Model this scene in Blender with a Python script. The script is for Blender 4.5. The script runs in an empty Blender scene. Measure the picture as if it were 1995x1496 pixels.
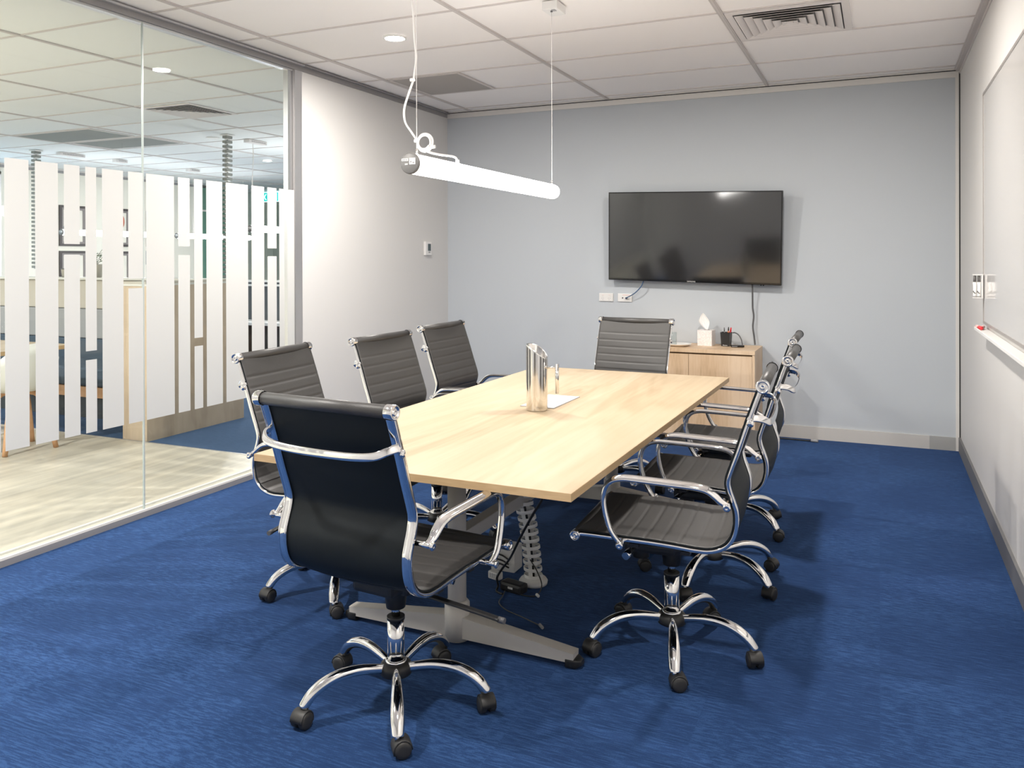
import bpy, bmesh, math, random
from math import sin, cos, pi, radians as R
from mathutils import Vector as V, Matrix
random.seed(4)
sc = bpy.context.scene
COL = sc.collection

# ---------------------------------------------------------------- dimensions
XL, XR, YB, HC = -3.635, 0.529, 6.65, 2.727     # glass line, right wall, back wall, ceiling
EYE = 1.3923
YR = -0.95                                       # rear wall behind the camera
XO = -11.17                                      # far wall of the open office

# ---------------------------------------------------------------- materials
def newmat(name):
    m = bpy.data.materials.new(name); m.use_nodes = True
    nt = m.node_tree; b = nt.nodes['Principled BSDF']
    return m, nt, b
def mat(name, col, rough=.5, metal=0, emit=None, es=0, bump=0, bscale=60, spec=None, coat=0, var=0, vscale=4):
    m, nt, b = newmat(name)
    c = (*col, 1)
    b.inputs['Base Color'].default_value = c
    b.inputs['Roughness'].default_value = rough
    b.inputs['Metallic'].default_value = metal
    if spec is not None: b.inputs['Specular IOR Level'].default_value = spec
    if coat: b.inputs['Coat Weight'].default_value = coat; b.inputs['Coat Roughness'].default_value = .1
    if emit: b.inputs['Emission Color'].default_value = (*emit, 1); b.inputs['Emission Strength'].default_value = es
    tc = nt.nodes.new('ShaderNodeTexCoord')
    if bump:
        n = nt.nodes.new('ShaderNodeTexNoise'); n.inputs['Scale'].default_value = bscale; n.inputs['Detail'].default_value = 4
        nt.links.new(tc.outputs['Object'], n.inputs['Vector'])
        bp = nt.nodes.new('ShaderNodeBump'); bp.inputs['Strength'].default_value = bump; bp.inputs['Distance'].default_value = .002
        nt.links.new(n.outputs['Fac'], bp.inputs['Height']); nt.links.new(bp.outputs['Normal'], b.inputs['Normal'])
    if var:
        n = nt.nodes.new('ShaderNodeTexNoise'); n.inputs['Scale'].default_value = vscale; n.inputs['Detail'].default_value = 3
        nt.links.new(tc.outputs['Object'], n.inputs['Vector'])
        mx = nt.nodes.new('ShaderNodeMix'); mx.data_type = 'RGBA'
        mx.inputs['A'].default_value = (*[max(0, x*(1-var)) for x in col], 1); mx.inputs['B'].default_value = (*[min(1, x*(1+var)) for x in col], 1)
        nt.links.new(n.outputs['Fac'], mx.inputs['Factor']); nt.links.new(mx.outputs['Result'], b.inputs['Base Color'])
    return m
def ramp(nt, stops):
    r = nt.nodes.new('ShaderNodeValToRGB'); e = r.color_ramp.elements
    e[0].position, e[0].color = stops[0][0], (*stops[0][1], 1)
    e[1].position, e[1].color = stops[-1][0], (*stops[-1][1], 1)
    for p, c in stops[1:-1]:
        x = e.new(p); x.color = (*c, 1)
    return r
def woodmat(name, dark, mid, light, scale=(9, 1.1, 9), rough=.42, rot=(0, 0, 0), rings=.35):
    m, nt, b = newmat(name); N = nt.nodes.new; L = nt.links.new
    tc = N('ShaderNodeTexCoord'); mp = N('ShaderNodeMapping'); mp.inputs['Scale'].default_value = scale; mp.inputs['Rotation'].default_value = rot
    L(tc.outputs['Object'], mp.inputs['Vector'])
    n1 = N('ShaderNodeTexNoise'); n1.inputs['Scale'].default_value = .55; n1.inputs['Detail'].default_value = 5; n1.inputs['Distortion'].default_value = .8
    L(mp.outputs['Vector'], n1.inputs['Vector'])
    # cathedral rings: contour lines of a broad noise
    mul = N('ShaderNodeMath'); mul.operation = 'MULTIPLY'; mul.inputs[1].default_value = 70
    L(n1.outputs['Fac'], mul.inputs[0])
    sn = N('ShaderNodeMath'); sn.operation = 'SINE'; L(mul.outputs[0], sn.inputs[0])
    n2 = N('ShaderNodeTexNoise'); n2.inputs['Scale'].default_value = 9; n2.inputs['Detail'].default_value = 8
    mp2 = N('ShaderNodeMapping'); mp2.inputs['Scale'].default_value = (1, .12, 1); L(mp.outputs['Vector'], mp2.inputs['Vector']); L(mp2.outputs['Vector'], n2.inputs['Vector'])
    m1 = N('ShaderNodeMath'); m1.operation = 'MULTIPLY_ADD'; m1.inputs[1].default_value = .10*rings; L(sn.outputs[0], m1.inputs[0]); L(n1.outputs['Fac'], m1.inputs[2])
    m2 = N('ShaderNodeMath'); m2.operation = 'MULTIPLY_ADD'; m2.inputs[1].default_value = .35; L(n2.outputs['Fac'], m2.inputs[0]); L(m1.outputs[0], m2.inputs[2])
    r = ramp(nt, [(.42, dark), (.62, mid), (.85, light)]); L(m2.outputs[0], r.inputs[0]); L(r.outputs[0], b.inputs['Base Color'])
    b.inputs['Roughness'].default_value = rough; b.inputs['Specular IOR Level'].default_value = .3
    bp = N('ShaderNodeBump'); bp.inputs['Strength'].default_value = .06; L(n2.outputs['Fac'], bp.inputs['Height']); L(bp.outputs['Normal'], b.inputs['Normal'])
    return m
def carpetmat(name, a, c, d):
    m, nt, b = newmat(name); N = nt.nodes.new; L = nt.links.new
    tc = N('ShaderNodeTexCoord')
    br = N('ShaderNodeTexChecker'); br.inputs['Scale'].default_value = 2.0
    L(tc.outputs['Object'], br.inputs['Vector'])
    def streak(sc_, s=1):
        mp = N('ShaderNodeMapping'); mp.inputs['Scale'].default_value = sc_; L(tc.outputs['Object'], mp.inputs['Vector'])
        n = N('ShaderNodeTexNoise'); n.inputs['Scale'].default_value = s; n.inputs['Detail'].default_value = 6; n.inputs['Roughness'].default_value = .65
        L(mp.outputs['Vector'], n.inputs['Vector']); return n
    s1 = streak((14, 150, 14)); s2 = streak((22, 120, 14)); fine = streak((260, 260, 260)); big = streak((1.1, 1.1, 1))
    mx = N('ShaderNodeMix'); mx.data_type = 'FLOAT'; L(br.outputs['Fac'], mx.inputs['Factor']); L(s1.outputs['Fac'], mx.inputs['A']); L(s2.outputs['Fac'], mx.inputs['B'])
    ad = N('ShaderNodeMath'); ad.operation = 'MULTIPLY_ADD'; ad.inputs[1].default_value = .4; L(fine.outputs['Fac'], ad.inputs[0]); L(mx.outputs['Result'], ad.inputs[2])
    ad2 = N('ShaderNodeMath'); ad2.operation = 'MULTIPLY_ADD'; ad2.inputs[1].default_value = .035; L(br.outputs['Fac'], ad2.inputs[0]); L(ad.outputs[0], ad2.inputs[2])
    ad3 = N('ShaderNodeMath'); ad3.operation = 'MULTIPLY_ADD'; ad3.inputs[1].default_value = .35; L(big.outputs['Fac'], ad3.inputs[0]); L(ad2.outputs[0], ad3.inputs[2])
    r = ramp(nt, [(.55, a), (.9, c), (1.0, d)]); L(ad3.outputs[0], r.inputs[0]); L(r.outputs[0], b.inputs['Base Color'])
    # seams between the half metre carpet tiles
    b.inputs['Roughness'].default_value = .95; b.inputs['Specular IOR Level'].default_value = .15
    b.inputs['Sheen Weight'].default_value = .15; b.inputs['Sheen Roughness'].default_value = .5; b.inputs['Sheen Tint'].default_value = (.3, .5, 1, 1)
    bp = N('ShaderNodeBump'); bp.inputs['Strength'].default_value = .5; bp.inputs['Distance'].default_value = .004
    L(ad.outputs[0], bp.inputs['Height']); L(bp.outputs['Normal'], b.inputs['Normal'])
    return m
def plankmat(name):
    m, nt, b = newmat(name); N = nt.nodes.new; L = nt.links.new
    tc = N('ShaderNodeTexCoord'); mp = N('ShaderNodeMapping'); mp.inputs['Rotation'].default_value = (0, 0, pi/2)
    L(tc.outputs['Object'], mp.inputs['Vector'])
    br = N('ShaderNodeTexBrick'); br.inputs['Scale'].default_value = 1; br.inputs['Brick Width'].default_value = 1.2; br.inputs['Row Height'].default_value = .18
    br.inputs['Mortar Size'].default_value = .0012; br.inputs['Color1'].default_value = (.50, .46, .385, 1); br.inputs['Color2'].default_value = (.58, .54, .46, 1); br.inputs['Mortar'].default_value = (.40, .37, .31, 1)
    L(mp.outputs['Vector'], br.inputs['Vector'])
    m2 = N('ShaderNodeMapping'); m2.inputs['Scale'].default_value = (12, 1.1, 1); L(tc.outputs['Object'], m2.inputs['Vector'])
    n = N('ShaderNodeTexNoise'); n.inputs['Scale'].default_value = 1; n.inputs['Detail'].default_value = 7; L(m2.outputs['Vector'], n.inputs['Vector'])
    r = ramp(nt, [(.3, (.74, .74, .73)), (.7, (1.12, 1.1, 1.06))]); L(n.outputs['Fac'], r.inputs[0])
    mx = N('ShaderNodeMix'); mx.data_type = 'RGBA'; mx.blend_type = 'MULTIPLY'; mx.inputs['Factor'].default_value = 1
    L(br.outputs['Color'], mx.inputs['A']); L(r.outputs[0], mx.inputs['B']); L(mx.outputs['Result'], b.inputs['Base Color'])
    b.inputs['Roughness'].default_value = .38
    return m
def glassmat(name, tint, ior=1.45, boost=1.0):
    m = bpy.data.materials.new(name); m.use_nodes = True; nt = m.node_tree; nt.nodes.clear(); N = nt.nodes.new; L = nt.links.new
    o = N('ShaderNodeOutputMaterial'); t = N('ShaderNodeBsdfTransparent'); t.inputs[0].default_value = (*tint, 1)
    g = N('ShaderNodeBsdfGlossy'); g.inputs['Roughness'].default_value = .004
    f = N('ShaderNodeFresnel'); f.inputs['IOR'].default_value = ior
    geo = N('ShaderNodeNewGeometry')       # the Fresnel node inverts the index on back faces of the pane
    mi = N('ShaderNodeMath'); mi.operation = 'MULTIPLY_ADD'; mi.inputs[1].default_value = 1/ior-ior; mi.inputs[2].default_value = ior
    L(geo.outputs['Backfacing'], mi.inputs[0])
    k = N('ShaderNodeMath'); k.operation = 'MULTIPLY'; k.inputs[1].default_value = boost
    f.inputs['IOR'].default_value = ior
    inv = N('ShaderNodeMath'); inv.operation = 'MULTIPLY_ADD'; inv.inputs[1].default_value = -1; inv.inputs[2].default_value = 1; L(geo.outputs['Backfacing'], inv.inputs[0])
    L(f.outputs[0], k.inputs[0]); k2 = N('ShaderNodeMath'); k2.operation = 'MULTIPLY'; L(k.outputs[0], k2.inputs[0]); L(inv.outputs[0], k2.inputs[1])
    mx = N('ShaderNodeMixShader'); L(k2.outputs[0], mx.inputs[0]); L(t.outputs[0], mx.inputs[1]); L(g.outputs[0], mx.inputs[2]); L(mx.outputs[0], o.inputs[0])
    return m

M = dict(
    white=mat('white wall paint', (.67, .66, .645), .7, bump=.08, bscale=220),
    rwhite=mat('white wall panel', (.64, .625, .605), .5),
    blue=mat('pale blue grey wall paint', (.53, .565, .60), .75, bump=.08, bscale=220),
    tile=mat('ceiling tile', (.93, .90, .88), .9, bump=.25, bscale=320, var=.015, vscale=1.3),
    tilo=mat('office ceiling tile', (.82, .84, .83), .9, bump=.25, bscale=320),
    tbar=mat('ceiling grid bar', (.56, .52, .50), .45),
    tbar2=mat('ceiling cross bar', (.62, .58, .56), .5),
    alu=mat('satin aluminium', (.62, .62, .63), .35, .85),
    alug=mat('grey painted frame', (.33, .32, .32), .5, .3),
    trim=mat('off white trim', (.74, .72, .69), .5),
    dark=mat('dark gap', (.03, .03, .03), .8),
    base=mat('grey vinyl skirting', (.15, .15, .155), .5, var=.05),
    baseb=mat('pale satin skirting', (.60, .58, .55), .4),
    based=mat('darker skirting piece', (.40, .40, .39), .4),
    film=None, glass=glassmat('clear partition glass', (.965, .98, .975), 1.5), gedge=mat('green glass edge', (.35, .55, .5), .1, spec=.8),
    gj=mat('silicone joint', (.45, .50, .49), .3),
    chrome=mat('polished chrome', (.84, .83, .83), .055, 1),
    chromeb=mat('chrome base tube', (.86, .85, .84), .075, 1),
    steel=mat('brushed steel', (.80, .79, .77), .12, 1),
    leather=mat('black ribbed leather', (.050, .048, .047), .42, bump=.25, bscale=420, spec=.55),
    leatherb=mat('smooth black backing', (.009, .012, .014), .55, bump=.1, bscale=400, spec=.22),
    black=mat('black plastic', (.018, .018, .019), .42),
    caster=mat('dark caster plastic', (.03, .029, .028), .5),
    blackg=mat('gloss black', (.008, .008, .009), .12),
    screen=mat('television screen', (.012, .012, .013), .09, spec=1.0, coat=.3),
    tube=mat('lit opal tube', (.9, .9, .9), .3, emit=(1, .97, .93), es=14),
    tubeo=mat('lit office tube', (.9, .9, .9), .3, emit=(.97, .98, 1), es=20),
    lamp=mat('lit lamp face', (.9, .9, .9), .3, emit=(1, .95, .88), es=45),
    capg=mat('grey lamp end cap', (.20, .195, .19), .5, .2),
    wplast=mat('white plastic', (.80, .79, .77), .35),
    cord=mat('white flex', (.78, .75, .72), .45),
    cream=mat('cream painted steel', (.56, .53, .49), .42),
    table=woodmat('maple table laminate', (.36, .265, .165), (.465, .365, .245), (.53, .435, .315), (4.2, .55, 4), .4, rings=.5),
    tedge=woodmat('maple edge band', (.36, .24, .125), (.47, .32, .17), (.55, .39, .22), (2, 2, 20), .45),
    oak=woodmat('pale oak laminate', (.50, .33, .19), (.66, .47, .30), (.76, .58, .41), (8, 8, .9), .45, rings=.3),
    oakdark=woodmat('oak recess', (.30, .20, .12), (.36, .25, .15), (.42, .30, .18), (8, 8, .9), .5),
    cw=woodmat('counter oak', (.40, .31, .22), (.50, .40, .295), (.56, .46, .35), (9, 9, .8), .5, rings=.25),
    beech=woodmat('beech', (.45, .24, .12), (.56, .32, .17), (.62, .38, .22), (9, 9, 2), .45),
    carpet=carpetmat('blue carpet tile', (.006, .020, .070), (.013, .040, .122), (.026, .070, .185)),
    carpet2=carpetmat('office blue carpet', (.025, .05, .085), (.04, .07, .12), (.05, .085, .15)),
    plank=plankmat('pale vinyl plank'),
    wb=mat('gloss whiteboard', (.62, .60, .58), .09, spec=.6),
    wframe=mat('whiteboard frame', (.45, .42, .40), .35, .6),
    upA=mat('beige upholstery', (.47, .44, .38), .85, bump=.4, bscale=300),
    upB=mat('grey upholstery', (.30, .31, .32), .85, bump=.4, bscale=300),
    upC=mat('navy upholstery', (.055, .085, .12), .85, bump=.4, bscale=300),
    pot=mat('stone pot', (.40, .38, .33), .8, bump=.3), potb=mat('charcoal pot rim', (.10, .105, .11), .7),
    leaf=mat('leaf green', (.06, .13, .035), .55), stem=mat('stem', (.10, .09, .04), .7),
    shell=mat('white chair shell', (.62, .62, .58), .4),
    frame=mat('dark picture frame', (.055, .045, .045), .45), framei=mat('taupe frame liner', (.24, .215, .21), .5),
    paper=mat('cream print paper', (.80, .77, .68), .7), cwall=mat('cream wall', (.84, .81, .72), .75),
    coral=mat('coral print', (.70, .16, .08), .7), ink=mat('grey blue print', (.20, .26, .32), .7),
    gwall=mat('grey green wall', (.52, .56, .50), .75), greeng=mat('green tinted glazing', (.14, .29, .22), .15),
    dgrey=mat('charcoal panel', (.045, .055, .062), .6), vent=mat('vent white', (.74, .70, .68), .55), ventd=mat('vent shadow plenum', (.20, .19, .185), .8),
    retg=mat('grey return grille', (.40, .375, .35), .8, bump=.3, bscale=500), reto=mat('office return grille', (.26, .27, .25), .8, bump=.3, bscale=500),
    tissue=mat('tissue paper', (.90, .89, .87), .8), red=mat('red plastic', (.62, .02, .035), .35), redc=mat('red marker cap', (.75, .03, .04), .3),
    bluec=mat('blue cable', (.05, .11, .22), .45), greyc=mat('grey cable', (.10, .10, .105), .5),
    lcd=mat('lcd glass', (.07, .10, .11), .15), pink=mat('faded pink print', (.75, .45, .42), .5), gprint=mat('grey print', (.35, .35, .36), .5),
    teal=mat('lit exit sign green', (.0, .30, .28), .4, emit=(.0, .42, .40), es=1.0), signw=mat('lit exit sign symbol', (.7, .95, .98), .4, emit=(.55, .95, 1), es=1.6),
    day=mat('daylit window glass', (.5, .7, .9), .2, emit=(.55, .78, .95), es=1.3),
    plate=mat('white china', (.85, .83, .80), .2), tray=mat('satin cable lid', (.78, .78, .80), .28, .35),
    cglass=glassmat('drinking glass', (.93, .95, .95), 1.45, 1.6), orange=mat('orange tool', (.7, .2, .05), .4),
)
# frosted film: diffuse and translucent
m, nt, b = newmat('white privacy film'); 
b.inputs['Base Color'].default_value = (.69, .695, .68, 1); b.inputs['Roughness'].default_value = .6
tr = nt.nodes.new('ShaderNodeBsdfTranslucent'); tr.inputs[0].default_value = (.69, .695, .68, 1)
mx = nt.nodes.new('ShaderNodeMixShader'); mx.inputs[0].default_value = .15
nt.links.new(b.outputs[0], mx.inputs[1]); nt.links.new(tr.outputs[0], mx.inputs[2]); nt.links.new(mx.outputs[0], nt.nodes['Material Output'].inputs[0])
M['film'] = m
# tissue box marbling
m, nt, b = newmat('marbled carton'); tc = nt.nodes.new('ShaderNodeTexCoord'); n = nt.nodes.new('ShaderNodeTexNoise')
n.inputs['Scale'].default_value = 38; n.inputs['Distortion'].default_value = 2.5; n.inputs['Detail'].default_value = 3
r = ramp(nt, [(.42, (.86, .83, .81)), (.5, (.72, .64, .62)), (.56, (.86, .84, .82))]); nt.links.new(tc.outputs['Object'], n.inputs['Vector'])
nt.links.new(n.outputs['Fac'], r.inputs[0]); nt.links.new(r.outputs[0], b.inputs['Base Color']); b.inputs['Roughness'].default_value = .6
M['marble'] = m

# ---------------------------------------------------------------- mesh helper
def catmull(pts, n=8):
    pts = [V(p) for p in pts]; out = []
    P = [pts[0]*2-pts[1]] + pts + [pts[-1]*2-pts[-2]]
    for i in range(1, len(P)-2):
        a, b_, c, d = P[i-1:i+3]
        for k in range(n):
            t = k/n
            out.append(.5*((2*b_)+(c-a)*t+(2*a-5*b_+4*c-d)*t*t+(3*b_-a-3*c+d)*t**3))
    out.append(pts[-1]); return out
def rrect(w, h, r, n=4):
    r = min(r, w/2-1e-5, h/2-1e-5); o = []
    for (cx, cy, a0) in ((w/2-r, h/2-r, 0), (-w/2+r, h/2-r, 90), (-w/2+r, -h/2+r, 180), (w/2-r, -h/2+r, 270)):
        for k in range(n+1):
            a = R(a0+90*k/n); o.append((cx+r*cos(a), cy+r*sin(a)))
    return o
def circ(r, n=14): return [(r*cos(2*pi*k/n), r*sin(2*pi*k/n)) for k in range(n)]
class MB:
    def __init__(s): s.bm = bmesh.new(); s.mats = []
    def mi(s, m):
        if m not in s.mats: s.mats.append(m)
        return s.mats.index(m)
    def poly(s, vs, m, smooth=False):
        f = s.bm.faces.new(vs); f.material_index = s.mi(m); f.smooth = smooth; return f
    def box(s, x0, y0, z0, x1, y1, z1, m, T=None, bev=0):
        vs = [s.bm.verts.new((x, y, z)) for z in (z0, z1) for y in (y0, y1) for x in (x0, x1)]
        fs = []
        for q in ((0, 2, 3, 1), (4, 5, 7, 6), (0, 1, 5, 4), (2, 6, 7, 3), (0, 4, 6, 2), (1, 3, 7, 5)):
            fs.append(s.poly([vs[i] for i in q], m))
        if bev:
            es = list({e for f in fs for e in f.edges})
            rr = bmesh.ops.bevel(s.bm, geom=es, offset=bev, segments=2, affect='EDGES', profile=.6)
            vs = list({v for f in rr['faces'] for v in f.verts} | {v for v in vs if v.is_valid})
        if T is not None: bmesh.ops.transform(s.bm, matrix=T, verts=[v for v in vs if v.is_valid])
        return s
    def sweep(s, path, prof, m, scales=None, up=(0, 0, 1), cap=True, smooth=True, closed=False):
        path = [V(p) for p in path]; n = len(path); rings = []; prev = None
        for i, p in enumerate(path):
            if closed: t = path[(i+1) % n]-path[i-1]
            else: t = (path[min(i+1, n-1)]-path[max(i-1, 0)])
            t.normalize()
            if prev is None:
                u = V(up); u = u-t*u.dot(t)
                if u.length < 1e-3: u = V((1, 0, 0))-t*t.x
            else: u = prev-t*prev.dot(t)
            u.normalize(); prev = u; w = t.cross(u)
            k = scales[i] if scales else 1
            ku, kw = (k, k) if not isinstance(k, tuple) else k
            rings.append([s.bm.verts.new(p+w*(a*kw)+u*(b*ku)) for a, b in prof])
        L = len(prof)
        for i in range(n if closed else n-1):
            A, B = rings[i], rings[(i+1) % n]
            for j in range(L): s.poly((A[j], A[(j+1) % L], B[(j+1) % L], B[j]), m, smooth)
        if cap and not closed:
            s.poly(list(reversed(rings[0])), m); s.poly(rings[-1], m)
        return s
    def tube(s, path, r, m, n=12, **k): return s.sweep(path, circ(r, n), m, **k)
    def cyl(s, a, b, r, m, r2=None, n=24, smooth=True):
        return s.sweep([a, b], circ(1, n), m, scales=[r, r if r2 is None else r2], smooth=smooth)
    def lathe(s, prof, m, c=(0, 0, 0), n=28, T=None):
        rings = []
        for r, z in prof:
            rings.append([s.bm.verts.new((c[0]+r*cos(2*pi*k/n), c[1]+r*sin(2*pi*k/n), c[2]+z)) for k in range(n)] if r > 1e-6 else [s.bm.verts.new((c[0], c[1], c[2]+z))])
        for A, B in zip(rings, rings[1:]):
            for k in range(n):
                k2 = (k+1) % n
                if len(A) == 1 and len(B) == 1: continue
                if len(A) == 1: s.poly((A[0], B[k2], B[k]), m, True)
                elif len(B) == 1: s.poly((A[k], A[k2], B[0]), m, True)
                else: s.poly((A[k], A[k2], B[k2], B[k]), m, True)
        if T is not None: bmesh.ops.transform(s.bm, matrix=T, verts=[v for q in rings for v in q])
        return s
    def build(s, name, parent=None, loc=None, fix=True, bevel=0):
        if fix: bmesh.ops.recalc_face_normals(s.bm, faces=s.bm.faces[:])
        me = bpy.data.meshes.new(name); s.bm.to_mesh(me); s.bm.free()
        for m in s.mats: me.materials.append(M[m])
        o = bpy.data.objects.new(name, me); COL.objects.link(o)
        if parent: o.parent = parent
        if loc: o.location = loc
        if bevel:
            bv = o.modifiers.new('bev', 'BEVEL'); bv.width = bevel; bv.segments = 2; bv.limit_method = 'ANGLE'
        return o
def tag(o, label, cat, group=None, kind=None):
    o['label'] = label; o['category'] = cat
    if group: o['group'] = group
    if kind: o['kind'] = kind
    return o
def struct(o, label=None):
    o['kind'] = 'structure'
    if label: o['label'] = label
    return o
def empty(name, loc=(0, 0, 0), rz=0, ry=0):
    o = bpy.data.objects.new(name, None); COL.objects.link(o); o.location = loc; o.rotation_euler = (0, ry, rz); o.empty_display_size = .1
    return o
def kids(o): return [c for c in bpy.data.objects if c.parent == o]
def copy_tree(o, parent=None):
    c = o.copy(); COL.objects.link(c); c.parent = parent
    for ch in kids(o): copy_tree(ch, c)
    return c
def sbox(name, a, b_, m, parent=None, bev=0): return MB().box(*a, *b_, m, bev=bev).build(name, parent)
def text(name, body, size, m, parent, loc, rot, extr=.0004, align='CENTER'):
    cu = bpy.data.curves.new(name, 'FONT'); cu.body = body; cu.size = size; cu.extrude = extr; cu.align_x = align; cu.align_y = 'CENTER'
    t = bpy.data.objects.new(name+'_c', cu); COL.objects.link(t)
    dg = bpy.context.evaluated_depsgraph_get(); me = bpy.data.meshes.new_from_object(t.evaluated_get(dg)); bpy.data.objects.remove(t)
    me.name = name; me.materials.clear(); me.materials.append(M[m]); o = bpy.data.objects.new(name, me); COL.objects.link(o); o.parent = parent; o.location = loc; o.rotation_euler = rot
    return o

# ================================================================ SETTING
# floors
struct(sbox('floor', (XL-.01, YR-.1, -.06), (XR+.1, YB+.1, 0), 'carpet'))
struct(sbox('floor', (XO-.6, YR-2, -.06), (XL-.01, 4.53, 0), 'plank'))
struct(sbox('floor', (XO-.6, 4.53, -.06), (XL-.01, 14.0, 0), 'carpet2'))
struct(sbox('trim_5', (XO+.3, 4.524, 0), (XL-.06, 4.536, .003), 'alu'))
# ceilings: slab and hanging grid in one mesh
def ceiling(x0, x1, y0, y1, tm):
    b = MB(); b.box(x0, y0, HC+.006, x1, y1, HC+.06, tm)
    k = math.ceil((x0+.7933)/1.296)
    x = -.7933+1.296*k
    while x < x1:
        b.box(x-.014, y0, HC-.002, x+.014, y1, HC+.007, 'tbar'); b.box(x-.0045, y0, HC-.0035, x+.0045, y1, HC, 'tbar2'); x += 1.296
    y = 5.8538+.648*math.floor((y1-5.8538)/.648)
    while y > y0:
        b.box(x0, y-.008, HC, x1, y+.008, HC+.007, 'tbar2'); y -= .648
    return struct(b.build('ceiling'))
ceiling(XL-.05, XR+.1, YR-.1, YB+.1, 'tile')
ceiling(XO-.6, XL-.05, YR-2, 14.0, 'tilo')
# walls of the meeting room
b = MB(); b.box(XL-.10, 4.558, 0, XL, YB+.1, HC-.04, 'white'); struct(b.build('wall_left'))
b = MB(); b.box(XL-.1, YB, 0, XR+.1, YB+.1, HC+.02, 'blue'); struct(b.build('wall_back'))
b = MB(); b.box(XR, YR-.1, 0, XR+.1, YB, HC+.02, 'rwhite'); struct(b.build('wall_right'))
b = MB(); b.box(XL-.1, YR-.1, 0, XR+.1, YR, HC+.02, 'white'); struct(b.build('wall_rear'))
# back wall trim: white shadow-line angle at ceiling, corner strip
b = MB(); b.box(XL, YB-.012, HC-.052, XR, YB, HC-.008, 'trim'); b.box(XL, YB-.02, HC-.008, XR, YB, HC-.003, 'dark'); b.box(XL, YB-.03, HC-.003, XR, YB, HC+.004, 'trim'); struct(b.build('trim_1'))
b = MB(); b.box(XR-.030, YB-.014, .0, XR-.008, YB, HC-.02, 'trim'); b.box(XR-.008, YB-.02, 0, XR, YB, HC-.02, 'dark'); struct(b.build('trim_2'))
b = MB(); b.box(XR-.028, YR, HC-.010, XR, YB, HC+.002, 'tbar'); b.box(XR-.006, YR, HC-.030, XR, YB, HC-.010, 'tbar2'); struct(b.build('trim_3'))
b = MB(); b.box(XL-.06, 4.558, HC-.045, XL+.006, YB, HC, 'alug'); b.box(XL+.006, 4.558, HC-.012, XL+.03, YB, HC-.002, 'alug'); struct(b.build('trim_4'))
# skirtings
b = MB(); b.box(-.83, YB-.014, 0, .33, YB, .095, 'baseb'); b.box(XL, YB-.014, 0, -.83, YB, .095, 'baseb'); b.box(.33, YB-.013, 0, XR-.03, YB, .095, 'based'); struct(b.build('baseboard_back'))
b = MB(); b.box(XR-.014, YR, 0, XR, YB-.02, .10, 'base'); struct(b.build('baseboard_right'))
b = MB(); b.box(XL, 4.56, 0, XL+.012, YB, .095, 'baseb'); struct(b.build('baseboard_left'))

# glazed partition
W1 = struct(empty('window_1', (XL, 3.2, 0)))
def w1(name, mb): o = mb.build(name, W1); o.matrix_parent_inverse = Matrix.Translation((-XL, -3.2, 0)); return o
b = MB(); b.box(XL-.07, YR, HC-.047, XL+.006, 4.558, HC, 'alug'); b.box(XL+.006, YR, HC-.014, XL+.03, 4.558, HC-.002, 'alu'); b.box(XL-.045, YR, HC-.06, XL-.005, 4.558, HC-.047, 'alu'); w1('head_track', b)
b = MB(); b.box(XL-.085, YR, 0, XL+.0, 4.43, .022, 'trim'); b.box(XL+.003, YR, .022, XL+.014, 4.43, .040, 'trim'); b.box(XL-.085, YR, .022, XL-.072, 4.43, .034, 'trim'); b.box(XL-.072, YR, .022, XL-.016, 4.43, .026, 'upA'); b.box(XL+.0, YR, 0, XL+.018, 4.43, .030, 'alug'); w1('floor_track', b)
b = MB(); b.box(XL-.08, 4.485, 0, XL+.004, 4.558, HC-.045, 'alu'); b.box(XL-.06, 4.47, 0, XL-.002, 4.487, HC-.045, 'alug'); b.box(XL-.05, 4.43, .0, XL-.012, 4.472, HC-.045, 'alu'); w1('post', b)
GX0, GX1 = XL-.012, XL-.002
for (ya, yb) in ((YR+.01, 3.2245), (3.2325, 4.44)):
    b = MB(); b.box(GX0, ya, .024, GX1, yb, HC-.05, 'glass'); w1('glass_pane', b)
b = MB(); b.box(GX0, 3.2248, .024, GX1, 3.2323, HC-.05, 'gj'); w1('glass_joint', b)
Z0, Z1 = .517, 1.857
st = [(2.28, 2.434), (2.456, 2.572), (2.604, 2.722), (2.754, 2.84, 1.415, 1.467), (2.872, 2.935, .884, .929), (2.969, 3.097), (3.129, 3.223, 1.236, 1.287),
      (3.245, 3.438), (3.467, 3.553, 1.414, 1.464), (3.586, 3.651, .883, .931), (3.681, 3.81), (3.84, 4.031), (4.063, 4.18), (4.211, 4.299, 1.408, 1.459), (4.326, 4.376), (4.407, 4.478)]
y = 2.25
for w_, g_ in ((.10, .03), (.19, .035), (.07, .03), (.12, .03), (.18, .03), (.06, .03), (.11, .03), (.15, .03), (.09, .03)) * 2:
    st.append((y-w_, y)); y -= w_+g_
k_ = (XL-.035)/XL
for s_ in st:
    if s_[1] < YR: continue
    spans = [(Z0, Z1)] if len(s_) == 2 else [(Z0, s_[2]), (s_[3], Z1)]
    for (a, c) in spans:
        b = MB(); xs = GX1+.0006
        b.box(xs, s_[0]*1.0, a, xs+.0006, s_[1], c, 'film'); w1('privacy_stripe', b)

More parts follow.
